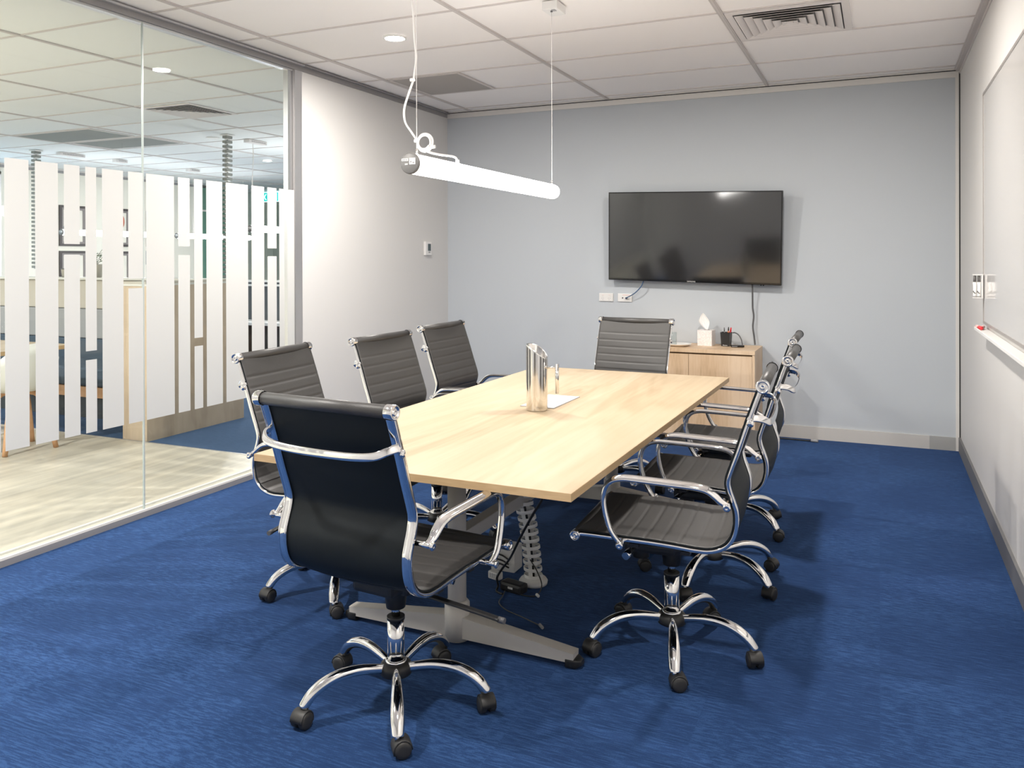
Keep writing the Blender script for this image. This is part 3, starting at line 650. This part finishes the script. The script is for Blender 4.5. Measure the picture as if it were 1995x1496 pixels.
cable('thin_cable', [(-1.335, 3.15, .13), (-1.300, 3.14, .09), (-1.275, 3.13, .04), (-1.285, 3.10, .008), (-1.33, 3.08, .006), (-1.40, 3.10, .006)], .0025, 'black', 'thin black cable with a white tip curling around the foot of the cable spine', ends=((-1.285, 3.098, .012), (-1.272, 3.088, .010), .006, 'wplast'))
cable('floor_lead', [(-.86, 6.54, .006), (-.75, 6.545, .006), (-.65, 6.55, .006), (-.52, 6.545, .006), (-.46, 6.54, .009)], .005, 'black', 'black lead with a grey connector lying on the carpet along the back skirting', ends=((-.47, 6.54, .012), (-.42, 6.53, .012), .012, 'gprint'))

# ================================================================ BACK WALL THINGS
t = empty('television', (-1.362, YB-.004, 1.561), 0, R(1.45)); t.rotation_euler.x = R(4.0); tag(t, 'black flat screen television mounted slightly crooked on the blue grey back wall', 'television')
b = MB(); b.box(-.689, -.120, -.363, .689, -.078, .363, 'blackg', bev=.004); b.box(-.30, -.08, -.22, .30, -.045, .20, 'black', bev=.01); b.build('housing', t)
b = MB(); b.box(-.678, -.1212, -.345, .678, -.1196, .353, 'screen'); b.build('screen', t)
b = MB(); b.box(-.20, -.06, -.15, .20, -.006, .15, 'black'); b.build('wall_bracket', t)
b = MB(); b.box(-.036, -.1214, -.361, .036, -.1198, -.349, 'blackg'); b.build('badge_plate', t)
text('brand_lettering', 'SAMSUNG', .0145, 'wplast', t, (0, -.1216, -.3545), (pi/2, 0, 0))
b = MB(); b.box(.53, -.10, -.371, .54, -.09, -.362, 'black'); b.box(.548, -.10, -.371, .558, -.09, -.362, 'black'); b.build('remote_sensor', t)
def outlet(x, z, label, power):
    t = empty('wall_outlet', (x, YB, z), 0, R(.6)); tag(t, label, 'outlet')
    b = MB(); b.box(-.0615, -.012, -.034, .0615, 0, .034, 'wplast', bev=.003); b.build('faceplate', t)
    if power:
        for s in (-1, 1):
            b = MB(); b.box(s*.028-.008, -.0145, .008, s*.028+.008, -.0115, .022, 'wplast', bev=.001); b.box(s*.028-.006, -.0148, .019, s*.028+.006, -.0144, .021, 'pink'); b.build('rocker_switch', t)
            b = MB()
            for (dx, dz, a) in ((-.007, -.007, 25), (.007, -.007, -25), (0, -.020, 0)):
                b.box(-.0012, -.0125, -.004, .0012, -.0118, .004, 'gprint', T=Matrix.Translation((s*.028+dx, 0, dz)) @ Matrix.Rotation(R(a), 4, 'Y'))
            b.build('socket_slots', t)
    else:
        for x_ in (-.018, .013):
            b = MB(); b.lathe([(0, 0), (.0065, 0), (.0065, .002), (.004, .003), (0, .003)], 'greyc', T=Matrix.Translation((x_, -.0118, -.002)) @ Matrix.Rotation(pi/2, 4, 'X'), n=16); b.build('socket', t)
        b = MB(); b.box(-.02, -.0126, .020, .045, -.0119, .024, 'pink'); b.build('printed_strip', t)
outlet(-2.110, 1.057, 'white double power point low on the wall under the television, left of the pair', True)
outlet(-1.946, 1.056, 'white data outlet with a blue cable plugged in, right of the pair under the television', False)
cable('blue_cable', [(-1.933, YB-.012, 1.052), (-1.925, YB-.045, 1.056), (-1.88, YB-.055, 1.077), (-1.83, YB-.07, 1.110), (-1.785, YB-.075, 1.16), (-1.765, YB-.07, 1.215)], .0045, 'bluec', 'blue cable running from the data outlet up behind the television', ends=((-1.936, YB-.013, 1.0525), (-1.922, YB-.04, 1.055), .008, 'greyc'))
cable('grey_cable', [(-.905, YB-.06, 1.20), (-.904, YB-.05, 1.10), (-.905, YB-.035, 1.0), (-.898, YB-.03, .93), (-.905, YB-.03, .85), (-.895, YB-.03, .77), (-.888, YB-.035, .707)], .0065, 'greyc', 'dark grey cable dropping from the television to the cabinet')

# cabinet
CX0, CX1, CY0 = -1.835, -.835, 6.205
t = empty('cabinet', ((CX0+CX1)/2, CY0, 0)); tag(t, 'pale oak two door cabinet against the back wall under the television', 'cabinet')
w_ = (CX1-CX0)/2; d_ = YB-.016-CY0; CT = .700
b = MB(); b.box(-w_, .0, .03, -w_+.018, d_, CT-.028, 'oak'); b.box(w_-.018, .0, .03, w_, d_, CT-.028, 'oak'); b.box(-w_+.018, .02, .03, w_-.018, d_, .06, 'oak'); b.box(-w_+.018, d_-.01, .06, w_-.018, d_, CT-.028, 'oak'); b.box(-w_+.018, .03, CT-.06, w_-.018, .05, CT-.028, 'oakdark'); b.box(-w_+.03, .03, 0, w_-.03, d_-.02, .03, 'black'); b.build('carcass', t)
b = MB(); b.box(-w_, -.004, CT-.028, w_+.001, d_, CT, 'oak', bev=.001); b.build('cabinet_top', t)
for (x0_, x1_) in ((-w_+.020, .0115), (.0145, w_-.0195)):
    b = MB(); b.box(x0_, .0, .045, x1_, .018, CT-.041, 'oak', bev=.001); b.build('door', t)
# things on the cabinet
CTZ = CT
t = tag(MB().lathe([(0, .006), (.05, .005), (.075, .010), (.098, .020), (.102, .021), (.100, .017), (.078, .006), (.055, .0), (0, .0)], 'plate', n=40).build('plate'), 'white china plate on the cabinet holding an upturned glass', 'plate'); t.location = (-1.432, 6.36, CTZ+.0005); t.scale = (1.0, .85, 1)
t = tag(MB().lathe([(0, .0), (.026, .0), (.030, .004), (.028, .07), (.030, .10), (.0285, .10), (.0265, .07), (.027, .006), (0, .005)], 'cglass', n=28).build('drinking_glass'), 'clear drinking glass standing on the white plate on the cabinet', 'glass'); t.location = (-1.475, 6.36, CTZ+.0075)
t = empty('tissue_box', (-1.244, 6.505, CTZ), R(-4)); tag(t, 'white marbled tissue box with a tissue standing up on the cabinet', 'tissue box')
b = MB(); b.box(-.057, -.057, 0, .057, .057, .122, 'marble', bev=.0015); b.build('carton', t)
b = MB(); b.lathe([(0, 0), (.024, 0), (.024, .0015), (0, .0015)], 'dark', T=Matrix.Translation((.002, 0, .1215)) @ Matrix.Diagonal((1, .5, 1, 1)), n=24); b.build('slot', t)
b = MB()
rows = []
for k in range(10):
    v = k/9; wd = [.008, .016, .026, .036, .043, .045, .040, .032, .022, .012][k]; cx_ = .005-.030*v-.008*sin(pi*v)
    rows.append([b.bm.verts.new((cx_+wd*(j/10-.5)*2*(1 if True else 0), .010*sin(j*1.7+v*2)*(.5+v*.4)+.004*cos(j*3), .118+.135*v-.018*abs(j/10-.5)*v)) for j in range(11)])
for A, B_ in zip(rows, rows[1:]):
    for j in range(10): b.poly((A[j], A[j+1], B_[j+1], B_[j]), 'tissue', True)
o = b.build('tissue', t, fix=False); sm = o.modifiers.new('s', 'SUBSURF'); sm.levels = 1; sm.render_levels = 2; so = o.modifiers.new('t', 'SOLIDIFY'); so.thickness = .0006
t = empty('pen_cup', (-1.090, 6.505, CTZ), R(-6)); tag(t, 'black square pen cup with a white printed base on the cabinet', 'pen cup')
b = MB()
def sq(h, z): return [b.bm.verts.new((x_*h, y_*h, z)) for x_, y_ in ((-1, -1), (1, -1), (1, 1), (-1, 1))]
rr = [sq(.031, 0), sq(.037, .106), sq(.0385, .108), sq(.0345, .108), sq(.029, .004)]
for A, B_ in zip(rr, rr[1:]):
    for j in range(4): b.poly((A[j], A[(j+1) % 4], B_[(j+1) % 4], B_[j]), 'black')
b.poly(rr[0], 'black'); b.poly(rr[-1], 'black'); b.build('cup', t)
b = MB()
xx = -.018
for wd, hh in ((.006, .006), (.004, .003), (.005, .0032), (.004, .003), (.006, .0032), (.005, .003)): b.box(xx, -.0325, .006, xx+wd, -.0312, .006+hh, 'wplast', T=Matrix.Translation((0, 0, 0))); xx += wd+.001
b.build('white_print', t)
def pen(dx, dy, tilt, az, L_, rad, mt, mcap, label):
    t2 = empty('pen', (-1.090+dx, 6.505+dy, CTZ+.006)); t2.rotation_euler = (R(tilt)*cos(R(az)), R(tilt)*sin(R(az)), 0); tag(t2, label, 'pen')
    b = MB(); b.cyl((0, 0, 0), (0, 0, L_*.8), rad, mt, n=12); b.build('barrel', t2); b = MB(); b.cyl((0, 0, L_*.8), (0, 0, L_), rad*1.08, mcap, r2=rad*.8, n=12); b.build('pen_end', t2)
pen(-.012, -.006, 6, 200, .138, .004, 'steel', 'greyc', 'silver pen leaning left in the black cup')
pen(.010, .004, 3, 120, .142, .0045, 'orange', 'black', 'orange pen with a dark end in the black cup')
pen(.014, .006, 9, 100, .140, .006, 'red', 'redc', 'red pen leaning right in the black cup')
t = empty('presentation_clicker', (-.995, 6.44, CTZ), R(22)); tag(t, 'small black handheld remote lying on the cabinet beside the pen cup', 'remote')
b = MB(); b.box(-.050, -.017, .001, .050, .017, .018, 'blackg', bev=.007); b.build('body', t); b = MB(); b.box(-.046, -.0185, .006, -.005, -.0165, .010, 'gprint'); b.build('grey_strip', t)
cable('grey_cable', [(-1.048, 6.56, .80), (-1.03, 6.54, .803), (-1.00, 6.52, .79), (-.975, 6.50, .755), (-.965, 6.485, .718)], .0045, 'greyc', 'short thick grey cable arching between the pen cup and the remote on the cabinet')

# thermostat on left wall
t = empty('thermostat', (XL, 6.262, 1.478)); tag(t, 'small white thermostat with a grey screen on the white left wall', 'thermostat')
b = MB(); b.box(0, -.052, -.06, .022, .052, .06, 'wplast', bev=.004); b.build('case', t); b = MB(); b.box(.0215, -.014, -.022, .0232, .036, .040, 'lcd'); b.build('display', t); b = MB(); b.box(.0215, -.004, -.040, .024, .024, -.028, 'gprint', bev=.001); b.build('button', t)

# ================================================================ RIGHT WALL
t = empty('whiteboard', (XR, 3.4, 1.65)); tag(t, 'large glossy whiteboard on the white right wall', 'whiteboard')
BY1 = 5.055-3.4; BY0 = -1.2
b = MB(); b.box(-.016, BY0, -.605, -.001, BY1, .612, 'wb'); b.build('writing_surface', t)
b = MB(); b.box(-.019, BY0, .606, 0, BY1+.004, .620, 'wframe'); b.box(-.019, BY0, -.618, 0, BY1+.004, -.604, 'wframe'); b.box(-.019, BY1, -.618, 0, BY1+.007, .620, 'wframe'); b.box(-.019, BY0-.007, -.618, 0, BY0, .620, 'wframe'); b.build('frame', t)
b = MB(); b.box(-.060, BY0+.1, -.652, -.0, BY1+.0, -.645, 'wplast', bev=.002); b.box(-.062, BY0+.1, -.652, -.056, BY1-.0, -.636, 'wplast', bev=.002); b.build('pen_tray', t)
t = empty('marker_holder', (XR, 5.045, 1.232)); tag(t, 'clear marker holder on the far edge of the whiteboard', 'holder')
b = MB(); b.box(-.070, -.016, -.064, -.0205, .016, -.060, 'wplast'); b.box(-.070, -.016, .060, -.0205, .016, .064, 'wplast'); b.box(-.0285, -.016, -.060, -.0205, .016, .060, 'wplast', bev=.002); b.build('bracket', t)
for k, (dy, lab) in enumerate(((0, 'whiteboard marker with black swoosh print in the holder, away from the board edge'), (.0, 'whiteboard marker with black swoosh print in the holder, by the board edge'))):
    m_ = empty('marker', (XR-.059+.0195*k, 5.045+dy, 1.232-.0595)); tag(m_, lab, 'marker')
    b = MB(); b.lathe([(0, 0), (.0085, 0), (.009, .003), (.009, .082), (.0, .082)], 'wplast', n=20); b.build('barrel', m_)
    b = MB(); b.lathe([(0, .082), (.0078, .082), (.0075, .112), (.0055, .117), (0, .117)], 'capg', n=20); b.build('cap', m_)
    b = MB(); b.sweep(catmull([(-.0095, .004, .022), (-.0098, 0, .030), (-.0075, -.006, .034), (-.003, -.0092, .024), (.004, -.0086, .022)], 4), rrect(.0006, .004, .0002, 1), 'black', up=(0, 0, 1))
    b.box(-.0096, -.003, .040, -.0090, .003, .070, 'gprint'); b.cyl((0, 0, .003), (0, 0, .006), .0093, 'black', n=20); b.build('black_print', m_)
for k, (yy, xx_, aa, lab) in enumerate(((4.985, -.030, 78, 'red whiteboard marker lying on the pen tray, front one'), (5.02, -.045, 95, 'red whiteboard marker lying on the pen tray, tucked behind'))):
    m_ = empty('marker', (XR+xx_, yy, 1.65-.645+.0095)); m_.rotation_euler = (R(90), 0, R(aa-90)); tag(m_, lab, 'marker')
    b = MB(); b.lathe([(0, -.04), (.0085, -.04), (.009, -.036), (.009, .022), (0, .022)], 'pink', n=18); b.build('barrel', m_)
    b = MB(); b.lathe([(0, .022), (.0095, .022), (.0095, .052), (.007, .056), (0, .056)], 'redc', n=18); b.build('cap', m_)

# ================================================================ OFFICE FURNITURE BEYOND THE GLASS
t = empty('low_partition', (-5.215, 5.06, 0)); tag(t, 'waist high oak clad partition with a white top beyond the glass', 'partition')
b = MB(); b.box(-.128, -.52, 0, .128, .52, 1.185, 'cw'); b.build('panel', t)
b = MB(); b.box(-.132, -.524, 1.185, .132, .524, 1.200, 'shell'); b.box(-.120, -.52, 1.2, .120, .52, 1.217, 'upA'); b.build('cap', t)
t = empty('booth_bench', (-6.9, 5.3, 0)); tag(t, 'high backed booth bench with beige, grey and navy upholstered bands', 'bench')
bx0, bx1 = -2.6, 1.545
for k, (z0_, z1_, mm) in enumerate(((.918, 1.195, 'upA'), (.634, .914, 'upB'), (.39, .630, 'upC'))):
    b = MB(); b.box(bx0, .20, z0_, bx1, .30, z1_, mm, bev=.012); b.build('back_cushion', t)
b = MB(); b.box(bx0, .22, .25, bx1, .32, 1.19, 'upC'); b.box(bx0, .17, 1.195, bx1, .40, 1.215, 'shell'); b.build('back_frame', t)
b = MB(); b.box(bx0, -.28, .275, bx1, .20, .44, 'upC', bev=.02); b.build('seat_cushion', t)
b = MB(); b.box(bx0, -.30, .185, bx1, .25, .272, 'beech', bev=.002); b.build('seat_rail', t)
b = MB(); b.box(bx0, -.27, 0, bx1, .25, .185, 'dgrey'); b.build('plinth', t)
def pot(x, y, r_, h_, plant, label):
    t = empty('plant_pot' if not plant else 'potted_plant', (x, y, 1.2155)); tag(t, label, 'pot' if not plant else 'plant')
    b = MB(); b.lathe([(0, 0), (r_*.82, 0), (r_, h_*.97), (r_*1.02, h_), (r_*.9, h_), (r_*.86, h_*.9), (0, h_*.9)], 'pot', n=24); b.build('pot', t)
    if plant:
        b = MB()
        for k in range(7): b.tube(catmull([(0, 0, h_*.9), (random.uniform(-.04, .04), random.uniform(-.04, .04), h_+.06), (random.uniform(-.08, .08), random.uniform(-.06, .06), h_+random.uniform(.08, .17))], 3), .002, 'stem', n=5)
        b.build('stems', t)
        b = MB()
        for k in range(46):
            p = V((random.uniform(-.07, .07), random.uniform(-.07, .07), h_+random.uniform(.01, .11))); a = random.uniform(0, 6.28); L_ = random.uniform(.018, .034); d = V((cos(a), sin(a), random.uniform(-.3, .6))).normalized(); s_ = d.cross(V((0, 0, 1))).normalized()*L_*.45
            vs = [b.bm.verts.new(q) for q in (p, p+d*L_*.5+s_, p+d*L_, p+d*L_*.5-s_)]; b.poly(vs, 'leaf')
        o = b.build('foliage', t, fix=False); so = o.modifiers.new('t', 'SOLIDIFY'); so.thickness = .001
    else:
        b = MB(); b.lathe([(r_*1.01, h_*.9), (r_*1.05, h_*.95), (r_*1.04, h_*1.02), (0, h_*1.02)], 'potb', n=24); b.build('rim', t)
pot(-7.33, 5.58, .052, .085, False, 'small stone pot with a charcoal rim on the booth back beyond the glass')
pot(-6.905, 5.58, .052, .128, True, 'small leafy plant in a tapered stone pot on the booth back')
# booth table
t = empty('booth_table', (-6.62, 4.20, 0), R(0)); tag(t, 'beech topped table in front of the booth bench beyond the glass', 'table')
b = MB(); b.box(-.70, -.33, .690, .80, .28, .72, 'tedge'); b.box(-.699, -.329, .7195, .799, .279, .7205, 'table'); b.build('tabletop', t)
b = MB(); b.cyl((0, 0, .03), (0, 0, .69), .035, 'wplast', n=20); b.build('pedestal', t)
b = MB(); b.lathe([(0, 0), (.26, 0), (.26, .008), (.05, .028), (0, .03)], 'wplast', n=36); b.build('base', t)
def tub(x, y, rz, label):
    t = empty('tub_chair', (x, y, 0), R(rz)); tag(t, label, 'chair', 'white tub chairs at the booth table')
    b = MB(); rows = []; N_ = 18
    for k in range(9):
        v = k/8
        row = []
        for j in range(N_):
            a = 2*pi*j/N_; back = max(0, -cos(a))
            h_ = .43+v*v*(.10+.26*back); rad = .10+.15*v**.5
            row.append(b.bm.verts.new((rad*cos(a)*1.02-.01, rad*sin(a)*1.02, h_)))
        rows.append(row)
    b.poly(rows[0], 'shell', True)
    for A, B_ in zip(rows, rows[1:]):
        for j in range(N_): b.poly((A[j], A[(j+1) % N_], B_[(j+1) % N_], B_[j]), 'shell', True)
    o = b.build('seat_shell', t); so = o.modifiers.new('t', 'SOLIDIFY'); so.thickness = .012
    for k in range(4):
        a = R(45+90*k); b = MB(); b.tube(catmull([(.03*cos(a), .03*sin(a), .425), (.12*cos(a), .12*sin(a), .40), (.18*cos(a), .18*sin(a), .30), (.25*cos(a), .25*sin(a), .0)], 5), .018, 'beech', n=12, scales=[1.1]*4+[1]*12); b.build('leg', t)
tub(-5.77, 4.0, 170, 'white shell chair with beech legs at the end of the booth table')
tub(-5.93, 3.52, 95, 'white shell chair with beech legs on the near side of the booth table')
# hanging cable spines
def hspine(x, y, z0_, label):
    t = empty('hanging_cable_spine', (x, y, HC)); tag(t, label, 'cable spine')
    b = MB(); b.box(-.055, -.055, -.012, .055, .055, 0, 'wplast', bev=.003); b.build('ceiling_plate', t)
    b = MB(); b.tube([(0, 0, 0), (0, 0, z0_-HC)], .008, 'alug', n=8); b.build('enclosed_cable', t)
    b = MB(); b.box(-.030, -.045, -.040, .030, .045, -.012, 'reto', bev=.004); b.box(-.02, -.02, -.052, .02, .02, -.038, 'wplast'); v = b.build('vertebra', t)
    k = 1
    while HC-.05*k-.04 > z0_:
        c = v.copy(); COL.objects.link(c); c.parent = t; c.location = (0, 0, -.05*k); k += 1
hspine(-9.43, 6.77, 1.25, 'grey segmented cable spine hanging from the office ceiling by the daylit window')
hspine(-6.417, 6.804, .74, 'grey segmented cable spine hanging from the office ceiling near the frame post')
# pictures on cream wall
def picture(y0, y1, z0_, z1_, label, kind):
    t = empty('framed_picture', (XO, (y0+y1)/2, (z0_+z1_)/2)); tag(t, label, 'picture'); w_, h_ = (y1-y0)/2, (z1_-z0_)/2
    b = MB()
    for (a, c, d, e, f, m_) in ((.035, 0, 0, 0, .03, 'frame'), (.065, .035, 0, 0, .022, 'framei')):
        b.box(0, -w_+c, h_-a, f, w_-c, h_-c, m_); b.box(0, -w_+c, -h_+c, f, w_-c, -h_+a, m_); b.box(0, -w_+c, -h_+a, f, -w_+a, h_-a, m_); b.box(0, w_-a, -h_+a, f, w_-c, h_-a, m_)
    b.build('frame', t)
    b = MB(); b.box(0.001, -w_+.06, -h_+.06, .008, w_-.06, h_-.06, 'paper')
    if kind == 1: b.lathe([(0, 0), (.06, 0), (.06, .002), (0, .002)], 'ink', T=Matrix.Translation((.008, -w_+.12, -.05)) @ Matrix.Rotation(pi/2, 4, 'Y'), n=18); b.box(.008, -w_+.12, -.12, .010, -w_+.2, -.09, 'ink')
    if kind == 2: b.lathe([(0, 0), (.075, 0), (.075, .002), (0, .002)], 'coral', T=Matrix.Translation((.008, w_-.16, .10)) @ Matrix.Rotation(pi/2, 4, 'Y') @ Matrix.Diagonal((1.5, .8, 1, 1)), n=18)
    if kind == 3: b.box(.008, -.1, -.1, .010, .1, -.095, 'stem')
    b.build('print', t)
picture(8.372, 8.835, 1.592, 2.202, 'dark framed print with a grey blue motif, upper left on the cream wall', 1)
picture(8.372, 8.840, .96, 1.518, 'dark framed print, lower left on the cream wall behind the plant', 3)
picture(9.17, 9.632, 1.592, 2.202, 'dark framed print with a coral shape, upper middle on the cream wall', 2)
picture(9.17, 9.638, .96, 1.516, 'dark framed print with a thin line, lower middle on the cream wall', 3)
picture(9.965, 10.42, 1.60, 2.196, 'dark framed print at the right end of the upper row on the cream wall', 0)
# exit sign
t = empty('exit_sign', (-11.05, 12.9, 2.62)); tag(t, 'lit green exit sign with arrow mounted under the far office ceiling', 'sign')
b = MB(); b.box(-.145, 0, -.072, .145, .03, .072, 'signw', bev=.006); b.build('housing', t)
b = MB(); b.box(-.136, -.002, -.063, .136, .0, .063, 'teal'); b.build('green_face', t)
b = MB()
for s in (-1, 1): b.box(-.006, -.004, -.001, .006, -.002, .055, 'signw', T=Matrix.Translation((-.118, 0, -.0)) @ Matrix.Rotation(R(s*38), 4, 'Y') if s > 0 else Matrix.Translation((-.118, 0, 0)) @ Matrix.Rotation(R(180-38), 4, 'Y'))
b.build('arrow_symbol', t)
b = MB()   # running figure
b.lathe([(0, 0), (.009, 0), (.009, .002), (0, .002)], 'signw', T=Matrix.Translation((-.01, -.002, .038)) @ Matrix.Rotation(pi/2, 4, 'X'), n=14)
for (x0_, z0_, x1_, z1_) in ((-.012, .028, .004, -.008), (.004, -.008, -.018, -.022), (-.018, -.022, -.022, -.045), (.004, -.008, .020, -.026), (.020, -.026, .040, -.030), (-.012, .022, -.032, .012), (-.032, .012, -.038, .024), (-.010, .022, .012, .018), (.012, .018, .022, .004)):
    b.sweep([(x0_, -.003, z0_), (x1_, -.003, z1_)], rrect(.010, .002, .0008, 1), 'signw', up=(0, 1, 0))
b.box(.055, -.004, -.055, .115, -.002, .055, 'signw'); b.build('running_figure_symbol', t)
b = MB(); b.box(-.05, .005, .07, .05, .025, (HC-2.62)/1.36, 'shell'); b.build('ceiling_bracket', t)
t.scale = (1.36, 1.36, 1.36)
# desk screens
t = empty('desk_screen', (-6.2, 8.0, 0)); tag(t, 'charcoal desk screen with white rails at the far right beyond the glass', 'desk screen')
b = MB(); b.box(-1.05, 0, .63, 1.2, .03, 1.05, 'dgrey'); b.build('screen_panel', t); b = MB(); b.box(-1.06, -.015, 1.05, 1.2, .04, 1.075, 'wplast'); b.box(-1.06, -.015, 1.10, 1.2, .04, 1.125, 'wplast'); b.box(-1.06, -.3, .59, 1.2, .04, .625, 'wplast'); b.box(-1.06, 0, 1.075, 1.2, .03, 1.10, 'dgrey'); b.build('rail', t)
b = MB(); b.box(-1.05, 0, .02, 1.2, .03, .59, 'dgrey'); b.box(-1.05, -.28, 0, -1.0, .0, .59, 'dgrey'); b.build('modesty_panel', t)
t = empty('planter', (-6.25, 8.5, 0)); tag(t, 'oak planter with a pointed green leaf behind the desk screen', 'planter')
b = MB(); b.box(-.75, -.1, .0, .75, .15, 1.27, 'cw', bev=.004); b.build('box', t)
b = MB()
for k in range(8):
    x_ = -.62+k*.17; b.sweep(catmull([(x_, 0, 1.26), (x_+.01, 0, 1.33), (x_+.03*(-1)**k, 0, 1.42)], 4), rrect(.002, .05, .0008, 1), 'leaf', scales=[.6, .8, 1, 1, 1, .8, .6, .3, .1], up=(1, 0, 0))
b.build('foliage', t)
# board with notes near joint
t = tag(MB().box(XO, 9.96, 1.30, XO+.012, 10.35, 1.53, 'ink').build('pinned_photo'), 'small dark photograph pinned below the right picture on the cream wall', 'photo')

# ================================================================ CAMERA, WORLD, VIEW
cam = bpy.data.cameras.new('camera'); co = bpy.data.objects.new('camera', cam); COL.objects.link(co)
r_ = V((0.9126714758915123, 0.40868322534942897, -0.0029662117248123493)); u_ = V((0.0016110744853330347, 0.003660062822181877, 0.9999920041576035)); f_ = V((-0.4086908141040257, 0.9126689571022593, -0.002682015820832312))
mt = Matrix.Identity(4)
for i in range(3): mt[i][0] = r_[i]; mt[i][1] = u_[i]; mt[i][2] = -f_[i]
mt[0][3], mt[1][3], mt[2][3] = 0, 0, EYE
co.matrix_world = mt
cam.sensor_width = 36; cam.lens = 1594.147443/1995*36; cam.shift_x = (997.5-999.093)/1995; cam.shift_y = (506.611-748)/1995; cam.clip_start = .05
sc.camera = co
w = bpy.data.worlds.new('w'); sc.world = w; w.use_nodes = True; w.node_tree.nodes['Background'].inputs[0].default_value = (.8, .85, .9, 1); w.node_tree.nodes['Background'].inputs[1].default_value = .1
vs = sc.view_settings; vs.view_transform = 'Standard'; vs.look = 'None'; vs.gamma = 1; vs.exposure = .57; vs.use_curve_mapping = False
sc.cycles.max_bounces = 8; sc.cycles.diffuse_bounces = 5; sc.cycles.glossy_bounces = 4; sc.cycles.use_adaptive_sampling = True; sc.cycles.adaptive_threshold = .02; sc.cycles.transparent_max_bounces = 24; sc.cycles.sample_clamp_indirect = 6; sc.cycles.caustics_reflective = False
